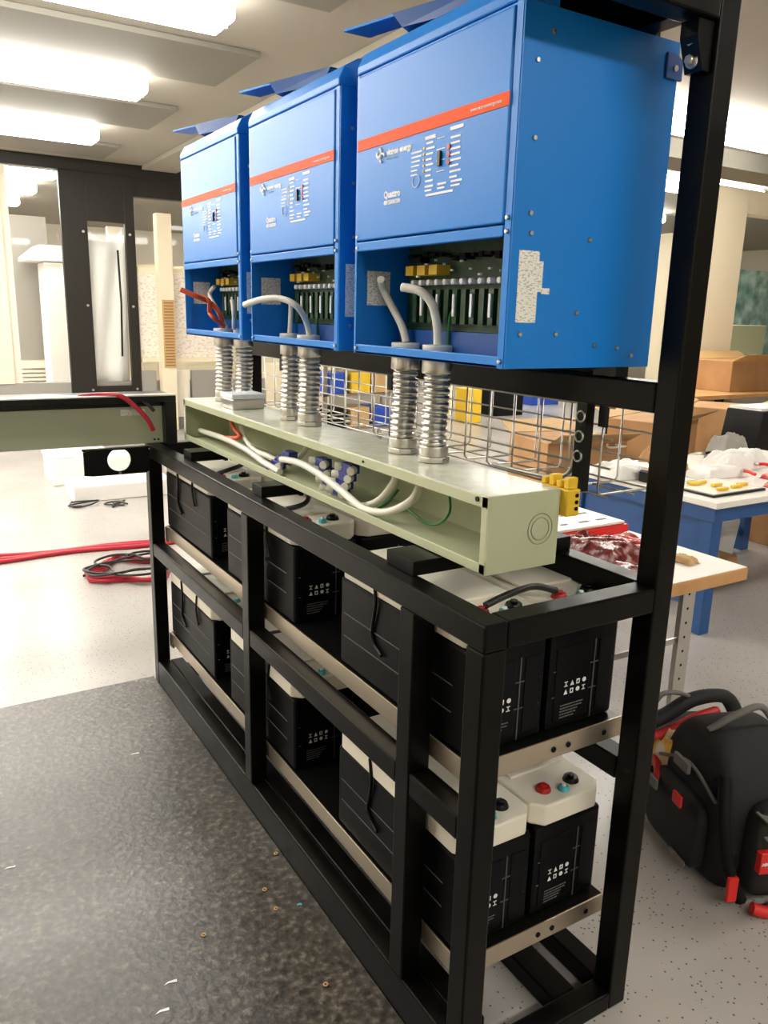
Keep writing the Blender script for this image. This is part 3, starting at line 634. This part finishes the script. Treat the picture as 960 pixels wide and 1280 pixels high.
# ================================================================== RIGHT SIDE: WOOD TABLE
TZ = .70
wt_ = thing('wood_table', (1.1, 1.1, 0), 'butcher block worktable on steel legs behind the rack', 'table')
tx0, tx1, ty0, ty1 = .66, 1.535, .54, 1.75
MB().box(tx0, tx1, ty0, ty1, TZ - .045, TZ - .002).build('table_edge', 'butcher', wt_, bev=.004)
MB().box(tx0 + .004, tx1 - .004, ty0 + .004, ty1 - .004, TZ - .0019, TZ).build('table_surface', 'table_white', wt_)
for x in (.72, 1.33):
    for y in (.62, 1.6):
        l = MB(); l.box(x, x + .06, y, y + .004, 0, TZ - .046); l.box(x + .056, x + .06, y + .004, y + .06, 0, TZ - .046)
        lg = l.build('leg', 'steel', wt_)
        hh = MB()
        for k in range(12): hh.cyl((x + .028, y - .0006, .06 + k * .05), (x + .028, y, .06 + k * .05), .005, 8)
        hh.build('leg_holes', 'black_matte', lg)
MB().box(.74, 1.37, .628, .634, .44, .46).build('stretcher', 'steel', wt_)
MB().box(.74, 1.37, 1.61, 1.616, .30, .34).build('stretcher', 'steel', wt_)
def tz(u, v, z=TZ): return px(u, v, 2, z)
# flat kit box with red edge
k0 = tz(700, 668); k1 = tz(778, 650); 
t = thing('flat_kit_box', tuple(tz(745, 650)), 'flat white box with red rim on the wood table', 'box')
c = tz(740, 655); t.location = (1.33, 1.18, TZ); t.rotation_euler.z = 0
def lbox(nm, m, *a, p=t, bev=.003): return MB().box(*a).build(nm, m, p, bev=bev)
lbox('red_base', 'red_bright', 1.08, 1.50, 1.02, 1.42, TZ + .001, TZ + .035); lbox('white_top', 'table_white', 1.09, 1.49, 1.03, 1.41, TZ + .036, TZ + .046)
pp = MB(); r = random.Random(2); pp.b.free()
for i in range(4):
    for j in range(3): MB().box(1.13 + i * .09, 1.13 + i * .09 + r.uniform(.03, .06), 1.08 + j * .1, 1.095 + j * .1, TZ + .046, TZ + .0468).build('printed_line', 'zip_grey', t)
for i, (u, v, w_, d_, h_, m, lab) in enumerate(((757, 700, .20, .20, .07, 'plastic_dark', 'dark red crumpled plastic parcel nearest the rack'), (790, 690, .16, .26, .05, 'plastic_red', 'pink red crumpled plastic bag beside the black post'), (722, 690, .16, .12, .06, 'plastic_dark', 'small crumpled parcel between wireway end and the flat white box'))):
    c = tz(u, v)
    tag(crumple(c.x - w_ / 2, c.x + w_ / 2, c.y - d_ / 2, c.y + d_ / 2, TZ + .001, h_, seed=i + 3).build('plastic_bag', m), lab, 'plastic bag', 'crumpled bags on the wood table')
c = tz(885 - 30, 690); 
t = thing('yellow_connector', (0, 0, 0), 'bright yellow plastic connector clipped behind the near wireway end', 'connector')
c = px(697, 606, 0, .40); c.z = 1.0
a_, b_ = px(681, 582, 0, .29), px(717, 610, 0, .29)
t.location = (.29, b_.y, 1.115); y0_, y1_ = b_.y, a_.y
MB().box(.2775, .31, y0_, y1_, 1.105, 1.158).build('body', 'yellow', t, bev=.003)
for k in range(4): MB().box(.28, .305, y0_ + .004 + k * (y1_ - y0_) / 4, y0_ + .004 + (k + .6) * (y1_ - y0_) / 4, 1.1585, 1.180 - (k % 2) * .008).build('connector_tooth', 'yellow', t, bev=.002)
for k in range(3): MB().cyl((.30, y0_ - .002, 1.12 + k * .013), (.30, y0_, 1.12 + k * .013), .004, 8).build('hole', 'black', t)
c = tz(800, 742)
tag(MB().box(.80, .98, .60, .80, TZ + .001, TZ + .004).build('paper_sheet', 'print_white'), 'white paper sheet on the wood table near the rack', 'paper')
tag(MB().box(.86, .93, .64, .76, TZ + .005, TZ + .012).build('marker_pad', 'black', bev=.002), 'black flat pad lying on the white paper sheet', 'pad')
tag(crumple(1.36, 1.42, .64, .72, TZ + .001, .022, 10, 10, seed=9).build('bread_bag', 'tan'), 'small tan crumpled packet on the bare table end', 'packet')
c = tz(789, 728)
tag(crumple(c.x - .05, c.x + .06, c.y - .10, c.y + .12, TZ + .001, .05, seed=44).build('plastic_bag', 'plastic_dark'), 'dark red crumpled bag sliding down beside the tall black post', 'plastic bag', 'crumpled bags on the wood table')
# blue bench
BZ = .667
bb_ = thing('blue_bench', (3.2, 1.8, 0), 'blue steel workbench with white top and crowded surface', 'bench')
bx0, bx1, by0, by1 = 2.40, 4.05, 1.30, 2.25
MB().box(bx0 - .02, bx1, by0 - .02, by1, BZ - .03, BZ).build('bench_top', 'table_white', bb_, bev=.003)
MB().box(bx0 + .0, bx1 - .02, by0 + .0, by1 - .02, BZ - .10, BZ - .031).build('apron', 'bench_blue', bb_)
for x in (bx0 + .01, bx1 - .12):
    for y in (by0 + .01, by1 - .1): MB().box(x, x + .07, y, y + .07, 0, BZ - .101).build('leg', 'bench_blue', bb_, bev=.004)
MB().box(bx0 + .03, bx0 + .04, by0 + .081, by1 - .101, .12, BZ - .101).build('end_panel', 'bench_blue', bb_)
MB().box(bx0 + .1, bx1 - .14, by1 - .08, by1 - .06, .1, .16).build('stretcher', 'bench_blue', bb_)
def bz(u, v): return px(u, v, 2, BZ)
t = thing('parts_tray', (2.58, 1.45, BZ), 'black rimmed tray of yellow parts at the bench corner', 'tray')
MB().box(2.46, 2.86, 1.36, 1.66, BZ + .001, BZ + .012).build('tray', 'black', t, bev=.003); MB().box(2.475, 2.845, 1.375, 1.645, BZ + .012, BZ + .014).build('liner', 'lid', t)
r = random.Random(8)
for k in range(7):
    x, y = r.uniform(2.5, 2.76), r.uniform(1.40, 1.58); a = r.uniform(0, PI)
    o = MB().box(x, x + .07, y, y + .022, BZ + .0145, BZ + .03).build('yellow_part', 'yellow', t, bev=.004)
bagc = ['white', 'plastic_red', 'cardboard', 'white', 'plastic_red', 'grey_wall', 'white']
names = [('parts_bag', 'clear white bag of parts at the left of the blue bench'), ('parts_bag', 'reddish bag of parts at the right edge of the blue bench'), ('torn_carton', 'torn brown carton piece on the blue bench'),
         ('parts_bag', 'white crumpled wrapping in the middle of the blue bench'), ('parts_bag', 'red striped bag lying behind the yellow parts tray'), ('dark_case', 'grey soft case at the back of the blue bench'), ('parts_bag', 'white wrapping at the far back of the blue bench')]
for i, (x, y, w_, d_, h_) in enumerate(((2.5, 1.95, .3, .24, .07), (3.3, 1.48, .32, .22, .06), (2.8, 1.95, .2, .2, .13), (2.95, 1.72, .35, .16, .07), (3.02, 1.37, .2, .10, .04), (3.5, 2.05, .25, .15, .16), (3.3, 1.85, .4, .2, .1))):
    tag(crumple(x - w_ / 2, x + w_ / 2, y - d_ / 2, y + d_ / 2, BZ + .001, h_, seed=i + 20).build(names[i][0], bagc[i]), names[i][1], names[i][0].split('_')[-1])
t = thing('camera_body', (2.5, 1.75, BZ), 'small black and silver device by the tall black post', 'device')
MB().box(2.44, 2.56, 1.72, 1.80, BZ + .001, BZ + .06).build('body', 'black', t, bev=.006); MB().box(2.445, 2.555, 1.722, 1.798, BZ + .061, BZ + .085).build('top_cap', 'steel', t, bev=.004)
cable('coiled_cord', [bz(770, 560) + Vector((.06 * math.cos(a), .06 * math.sin(a), .006 + .012 * abs(math.sin(a)))) for a in [k * .8 for k in range(16)]], .006, 'cable_white', 'white cord coiled at the left end of the blue bench', 'cord')
for i, (u, v, m, nm, lab) in enumerate(((905, 590, 'zip_grey', 'hand_tool', 'grey hand tool lying between the wrappings and the yellow parts tray'), (930, 597, 'red_bright', 'hand_tool', 'red handled tool right of the yellow parts tray'), (948, 588, 'red_bright', 'hand_tool', 'second red handled tool at the right picture edge'), (880, 574, 'black', 'hand_tool', 'black handled tool at the back left of the yellow parts tray'))):
    c = bz(u, v); a = .5 + i * .7
    t = thing('hand_tool', tuple(c), lab, 'tool', 'hand tools on the blue bench'); dx, dy = .09 * math.cos(a), .09 * math.sin(a)
    MB().tube(smoothpath([(c.x - dx, c.y - dy, BZ + .035), (c.x - dx * .4, c.y - dy * .4 + .008, BZ + .04), (c.x, c.y, BZ + .036)]), .009, 8).build('handle', m, t)
    MB().tube([(c.x, c.y, BZ + .036), (c.x + dx * .5, c.y + dy * .5, BZ + .034), (c.x + dx, c.y + dy, BZ + .03)], [.011, .008, .003], 8).build('jaw', 'steel', t)
# bag hanging and items under the bench
tag(MB().prism([(3.2, .05), (3.55, .05), (3.6, .3), (3.38, .52), (3.22, .4)], 1, 1.95, 2.15).build('waste_bag', 'white', bev=.03, seg=3), 'white bag hanging under the blue bench', 'bag')
tag(MB().box(3.0, 3.3, 1.75, 1.95, 0, .16).build('cardboard_box', 'cardboard', bev=.003), 'small brown box on the floor under the blue bench', 'box')
tag(MB().box(4.2, 4.9, 1.9, 2.4, 0, .52).build('cardboard_box', 'cardboard', bev=.004), 'brown carton standing on the floor beyond the blue bench', 'box')
# long bench at the back with cartons
lb_ = thing('back_bench', (7.2, 4.2, 0), 'long wooden topped bench along the right window partition', 'bench')
MB().box(5.2, 10.5, 3.9, 4.75, .76, .80).build('bench_top', 'butcher', lb_, bev=.004)
for x in (5.25, 6.9, 8.6, 10.3):
    for y in (3.95, 4.6): MB().box(x, x + .07, y, y + .07, 0, .759).build('leg', 'black', lb_)
MB().box(5.4, 10.2, 4.2, 4.6, .2, .24).build('lower_shelf', 'frame_dark', lb_)
def carton(x, y, z, w_, d_, h_, lab, flaps=True, rot=0):
    t = thing('cardboard_box', (x, y, z), lab, 'box', 'brown cartons')
    MB().box(x - w_ / 2, x + w_ / 2, y - d_ / 2, y + d_ / 2, z, z + h_).build('carton_body', 'cardboard', t, bev=.004)
    if flaps:
        for s_ in (-1, 1):
            e0, e1 = y + s_ * d_ / 2, y + s_ * (d_ / 2 + .14)
            MB().poly([(x - w_ / 2, e0, z + h_), (x + w_ / 2, e0, z + h_), (x + w_ / 2, e1, z + h_ + .07), (x - w_ / 2, e1, z + h_ + .07), (x - w_ / 2, e0, z + h_ + .006), (x + w_ / 2, e0, z + h_ + .006), (x + w_ / 2, e1, z + h_ + .076), (x - w_ / 2, e1, z + h_ + .076)],
                      [(0, 3, 2, 1), (4, 5, 6, 7), (0, 1, 5, 4), (1, 2, 6, 5), (2, 3, 7, 6), (3, 0, 4, 7)]).build('flap', 'tan', t)
    t.rotation_euler.z = rot
    return t
carton(6.75, 4.3, .801, .9, .45, .30, 'large open carton on the back bench below the window')
carton(8.2, 4.4, .801, .6, .4, .28, 'carton at the far right of the back bench', False)
carton(3.95, 3.0, 0, .55, .45, .78, 'tall open carton behind the blue bench', True, .3)
carton(3.05, 2.95, 0, .6, .5, .70, 'wide open carton left of the tall black post', True, -.2)
carton(5.3, 3.4, 0, .6, .5, .78, 'worn carton before the cream column', True, .5)
t = thing('black_crate', (4.6, 2.55, 0), 'charcoal slanted crate at the right edge above the bench clutter', 'crate')
MB().prism([(4.35, 0), (4.85, 0), (5.0, .86), (4.5, .86)], 1, 2.5, 2.8).build('body', 'fabric', t, bev=.01); MB().box(4.5, 4.95, 2.52, 2.78, .861, .88).build('rim', 'white', t)
for i, x in enumerate((5.6, 6.3, 7.4, 8.0)):
    tag(MB().box(x, x + .4, 4.25, 4.55, .241, .5 + .1 * (i % 2)).build('storage_bin', ['black_matte', 'grey_wall', 'black_matte', 'steel'][i], bev=.01), ['black bin at the left of the back bench shelf', 'grey bin second along the back bench shelf', 'black bin third along the back bench shelf', 'metal bin at the right of the back bench shelf'][i], 'bin', 'bins under the back bench')
# things seen below the inverters in the far room
def farbox(u0, u1, v0, v1, y, dd, name, m, lab, cat, group=None, base=None):
    a, b = px(u0, v1, 1, y), px(u1, v0, 1, y)
    z0 = max(base if base is not None else a.z, 0)
    return tag(MB().box(a.x, b.x, y, y + dd, z0, max(b.z, z0 + .05)).build(name, m, bev=.01), lab, cat, group)
sh_ = thing('storage_rack', (4.2, 6.6, 0), 'grey storage shelf seen below the middle inverter', 'shelf')
xa, xb = px(405, 480, 1, 6.5).x, px(500, 480, 1, 6.5).x
for z in (.25, .62, .98): MB().box(xa, xb, 6.5, 6.9, z, z + .02).build('shelf_board', 'steel', sh_)
for x in (xa, xb - .04):
    for y in (6.5, 6.86): MB().box(x, x + .04, y, y + .04, 0, 1.35).build('post', 'steel', sh_)
cols = ['bin_blue', 'bin_blue', 'black_matte', 'bin_blue', 'yellow', 'tan', 'black_matte', 'tan', 'bin_blue']
labs = ['top left', 'top middle', 'top right', 'middle left', 'middle centre', 'middle right', 'bottom left', 'bottom middle', 'bottom right']
cn = {'bin_blue': 'blue', 'black_matte': 'black', 'yellow': 'yellow', 'tan': 'tan'}
for j, z in enumerate((1.0005, .6405, .2705)):
    for i in range(3):
        x = xa + .06 + i * (xb - xa - .1) / 3; k = j * 3 + i
        tag(MB().box(x, x + (xb - xa) / 3 - .08, 6.52, 6.84, z, z + .22).build('parts_bin', cols[k], bev=.01), '%s parts bin, %s of the far storage shelf' % (cn[cols[k]], labs[k]), 'bin', 'bins on the far storage shelf')
for u in (331, 345): pass
farbox(620, 655, 488, 520, 8.5, .4, 'tool_chest', 'black_matte', 'black tool chest on the far floor below the inverters', 'chest', base=0)
farbox(665, 700, 478, 502, 9.5, .6, 'blue_tote', 'bin_blue', 'blue tote on the far floor right of the tool chest', 'tote', base=0)
farbox(585, 603, 486, 500, 8.0, .3, 'yellow_tote', 'yellow', 'yellow tote on the far floor left of the tool chest', 'tote', base=0)
farbox(392, 412, 448, 545, 8.2, .2, 'cream_cabinet', 'cream', 'narrow cream cabinet seen below the middle inverter', 'cabinet', base=0)
farbox(345, 372, 455, 545, 8.0, .3, 'tan_cabinet', 'cream', 'cream cabinet seen between the middle conduits and far post', 'cabinet', base=0)
# ================================================================== LEFT FLOOR ITEMS
def fz(u, v, z=0.): return px(u, v, 2, z)
a, b = fz(60, 608), fz(118, 604)
t = thing('white_foam_block', tuple(fz(90, 600)), 'white foam block on the far floor left of the rack', 'foam block')
c = fz(95, 606); MB().box(c.x - .18, c.x + .5, c.y, c.y + .45, 0.001, .22).build('block', 'white', t, bev=.01); MB().box(c.x - .2, c.x + .3, c.y + .05, c.y + .4, .221, .27).build('top_slab', 'white', t, bev=.01)
c = fz(130, 626)
tag(MB().box(c.x - .22, c.x + .55, c.y, c.y + .38, .001, .13).build('white_foam_slab', 'white', bev=.01), 'lower white foam slab in front of the foam block', 'foam slab')
r = random.Random(4)
for i, (u, v) in enumerate(((105, 632), (140, 632))):
    c = fz(u, v)
    cable('cable_tangle', [c + Vector((r.uniform(-.13, .13), r.uniform(-.09, .09), .008 + .004 * k % .02)) for k in range(9)], .006, 'cable_black', 'small %s tangle of dark cable on the pale floor' % ('left' if i == 0 else 'right'), 'cable', 'cable tangles on the floor')
for i, (dv, m) in enumerate(((0, 'cable_red'), (3.5, 'cable_red'), (7, 'cable_red'))):
    p_ = [fz(u, 697 + dv * (1 - u / 260) - (u * .088) + 1.5 * math.sin(u * .03 + i), .0) + Vector((0, 0, .014)) for u in (-60, -20, 20, 60, 100, 140, 180, 230, 280)]
    cable('floor_cable', p_, .013, m, 'red cable crossing the floor behind the rack, %s of three' % ('farthest', 'middle', 'nearest')[i], 'cable', 'red floor cables')
ct = fz(168, 716)
pts = []
for k in range(70): a = k * .42; rr_ = .20 + .045 * math.sin(k * 1.7); pts.append(ct + Vector((rr_ * 1.1 * math.cos(a), rr_ * math.sin(a), .010 + .030 * (k / 70) + .008 * math.sin(k * 2.3))))
cable('cable_coil', pts, .010, 'cable_red', 'coiled red cable on the floor beside the rack', 'cable')
pts = []
for k in range(40): a = k * .45; rr_ = .17 + .06 * math.sin(k * 1.1); pts.append(ct + Vector((rr_ * 1.2 * math.cos(a), rr_ * math.sin(a), .055 + .006 * math.sin(k * 1.9))))
cable('cable_coil', [fz(105, 722) + Vector((0, 0, .01)), fz(118, 711) + Vector((0, 0, .012)), fz(145, 704) + Vector((0, 0, .012))] + pts, .007, 'cable_black', 'black cable coil lying on top of the red coil', 'cable')
# litter on the mat
for i, (u, v, m) in enumerate(((168, 945, 'print_white'), (12, 1088, 'print_white'), (213, 1232, 'print_white'), (203, 1268, 'print_white'), (374, 1134, 'cyan'), (255, 1172, 'tan'), (331, 1115, 'tan'), (345, 1139, 'tan'), (407, 1234, 'tan'), (345, 1070, 'tan'))):
    c = fz(u, v); s_ = .016 if m == 'print_white' else .007
    nm = 'paper_scrap' if m == 'print_white' else ('cyan_chip' if m == 'cyan' else 'washer')
    o_ = MB()
    if nm == 'washer': o_.tube([(c.x + .0045 * math.cos(a), c.y + .0045 * math.sin(a), .0082) for a in [k * PI / 6 for k in range(13)]], .0018, 6)
    else: o_.prism([(c.x - s_, c.y), (c.x - s_ * .2, c.y + .006), (c.x + s_, c.y + .004), (c.x + s_ * .9, c.y - .003), (c.x - s_ * .1, c.y + .001)], 2, .0062, .0075)
    lab = ['small white paper scrap on the mat nearest the far mat edge', 'white paper scrap at the left picture edge of the mat', 'upper of two white scraps at the bottom of the mat', 'white scrap lowest in the picture on the mat', 'tiny cyan chip on the mat beside the rack',
           'tan metal washer in the lower middle of the mat', 'upper of two small washers near the cyan chip', 'lower of two small washers near the cyan chip', 'washer on the mat closest to the bottom right', 'washer on the mat just above the washer pair'][i]
    tag(o_.build(nm, m), lab, nm.split('_')[-1], None if nm == 'cyan_chip' else ('paper scraps on the mat' if nm == 'paper_scrap' else 'washers on the mat'))
# ================================================================== BACKPACK AND TOOL BAG
def soft(prof_rings, name, m, parent, sub=2):
    """loft rings of points into a rounded soft body"""
    b = MB(); n = len(prof_rings[0]); vs = [[b.b.verts.new(p) for p in ring] for ring in prof_rings]
    for a, c_ in zip(vs, vs[1:]):
        for k in range(n): b.b.faces.new((a[k], a[(k + 1) % n], c_[(k + 1) % n], c_[k]))
    b.b.faces.new(vs[0][::-1]); b.b.faces.new(vs[-1])
    o = b.build(name, m, parent, smooth=True); md = o.modifiers.new('sub', 'SUBSURF'); md.levels = sub; md.render_levels = sub
    return o
def ring(cx, cy, z, hw, hd, dx=0, n=4):
    k = .82
    return [(cx + dx - hw, cy - hd * k, z), (cx + dx - hw * k, cy - hd, z), (cx + dx + hw * k, cy - hd, z), (cx + dx + hw, cy - hd * k, z), (cx + dx + hw, cy + hd * k, z), (cx + dx + hw * k, cy + hd, z), (cx + dx - hw * k, cy + hd, z), (cx + dx - hw, cy + hd * k, z)]
cx, cy = 1.12, .215
bp_ = thing('backpack', (cx, cy, 0), 'black tool backpack with red badge and red strap tabs on the floor', 'backpack')
hw, hd = .165, .178
soft([ring(cx, cy, .002, hw - .02, hd - .02), ring(cx, cy, .02, hw, hd), ring(cx, cy, .20, hw + .005, hd + .005), ring(cx, cy, .29, hw - .01, hd - .02), ring(cx, cy + .02, .36, hw - .03, hd - .06), ring(cx, cy + .03, .40, hw - .08, hd - .12)], 'pack_body', 'fabric', bp_)
soft([ring(cx + .02, cy - hd - .01, .03, .11, .03), ring(cx + .02, cy - hd - .02, .05, .125, .04), ring(cx + .02, cy - hd - .02, .22, .125, .04), ring(cx + .02, cy - hd, .29, .10, .025)], 'front_pocket', 'fabric', bp_)
soft([ring(cx - hw - .005, cy + .01, .03, .02, .11), ring(cx - hw - .012, cy + .01, .06, .03, .13), ring(cx - hw - .008, cy + .01, .2, .025, .13), ring(cx - hw + .005, cy + .01, .24, .015, .10)], 'side_pocket', 'fabric', bp_)
MB().tube(smoothpath([(cx - .10, cy + .02, .38), (cx - .04, cy - .0, .43), (cx + .04, cy - .0, .45), (cx + .10, cy, .37)]), .010, 8).build('carry_handle', 'zip_grey', bp_)
MB().tube(smoothpath([(cx - hw + .03, cy - .12, .33), (cx - hw - .0, cy - hd - .0, .24), (cx - hw + .01, cy - hd - .03, .12), (cx - hw + .05, cy - hd - .04, .03)]), .016, 8).build('shoulder_strap', 'black_matte', bp_)
bd = MB().box(cx - .098, cx - .040, cy - hd - .070, cy - hd - .050, .125, .185).build('badge', 'red_bright', bp_, bev=.002)
text('badge_lettering', 'Milwaukee', .0125, 'print_white', bd, (cx - .095, cy - hd - .0705, .150), 'side', shear=.3, bold=.0004)
for a in ((cx - hw + .012, cy - hd - .035, .04, .11),):
    MB().box(a[0] - .014, a[0] + .014, a[1] - .02, a[1] - .008, a[2], a[3]).build('strap_tab', 'red_bright', bp_, bev=.003)
MB().box(cx - hw - .050, cx - hw - .042, cy - .06, cy - .02, .20, .235).build('strap_tab', 'red_bright', bp_, bev=.003)
MB().tube(smoothpath([(cx - .10, cy - hd - .065, .025), (cx - .06, cy - hd - .075, .016), (cx + .0, cy - hd - .065, .025)]), .016, 8).build('red_foot_trim', 'red_bright', bp_)
MB().tube(smoothpath([(cx + .04, cy - hd + .0, .30), (cx + .07, cy - .13, .36), (cx + .07, cy - .02, .385)]), .014, 8).build('red_shoulder_trim', 'bag_red', bp_)
MB().tube(smoothpath([(cx - hw - .002, cy + .13, .25), (cx - hw + .004, cy, .30), (cx - hw + .005, cy - .13, .26)]), .005, 8).build('zip_line', 'zip_grey', bp_)
for z in (.215, .26): MB().box(cx - .085, cx - .055, cy - hd - .062, cy - hd - .05 + (.04 if z > .25 else 0), z, z + .005).build('webbing_bar', 'zip_grey', bp_)
MB().box(cx - hw - .050, cx - hw - .043, cy + .06, cy + .12, .18, .21).build('grey_patch', 'zip_grey', bp_)
MB().box(cx - hw - .012, cx - hw - .002, cy - .02, cy + .05, .275, .305).build('grey_patch', 'zip_grey', bp_)
MB().box(cx - hw - .046, cx - hw - .040, cy - .10, cy - .03, .05, .062).build('grey_patch', 'zip_grey', bp_)
bp_.rotation_euler.z = math.radians(-20)
cx, cy = 1.22, .50
tb = thing('tool_bag', (cx, cy, 0), 'open black tool bag with red lining behind the backpack', 'tool bag')
soft([ring(cx, cy, .001, .17, .07), ring(cx, cy, .015, .18, .085), ring(cx, cy, .2, .18, .085), ring(cx, cy, .29, .17, .08)], 'bag_body', 'fabric', tb)
MB().tube(smoothpath([(cx - .21, cy - .06, .33), (cx - .12, cy - .07, .365), (cx - .02, cy - .07, .41), (cx + .10, cy - .07, .40), (cx + .18, cy - .05, .30)]), .024, 10).build('bag_rim', 'fabric', tb)
MB().tube(smoothpath([(cx - .20, cy - .09, .30), (cx - .12, cy - .10, .325), (cx - .02, cy - .10, .36), (cx + .05, cy - .10, .37)]), .017, 10).build('red_lining', 'bag_red', tb)
MB().tube(smoothpath([(cx - .21, cy - .10, .285), (cx - .12, cy - .11, .295), (cx - .02, cy - .11, .32), (cx + .08, cy - .11, .35)]), .012, 10).build('bag_rim', 'fabric', tb)
MB().tube(smoothpath([(cx - .17, cy - .06, .37), (cx - .13, cy - .06, .44), (cx - .07, cy - .07, .44), (cx - .02, cy - .07, .41)]), .008, 8).build('bag_handle', 'zip_grey', tb)
tb.rotation_euler.z = math.radians(-12); tb.scale.z = .88
c = px(848, 940, 1, .40)
tag(crumple(1.0, 1.10, .30, .44, .20, .10, 12, 12, seed=31).build('parts_bag', 'bag_yellow'), 'bag of yellow parts stuffed between tool bag and black post', 'bag')
cable('red_cord', [Vector((1.0 + .03 * math.cos(a), .40 + .03 * math.sin(a * 1.3), .14 + .015 * k)) for k, a in enumerate([k * .9 for k in range(7)])], .012, 'bag_red', 'thick red cord bunched between tool bag and backpack', 'cord')
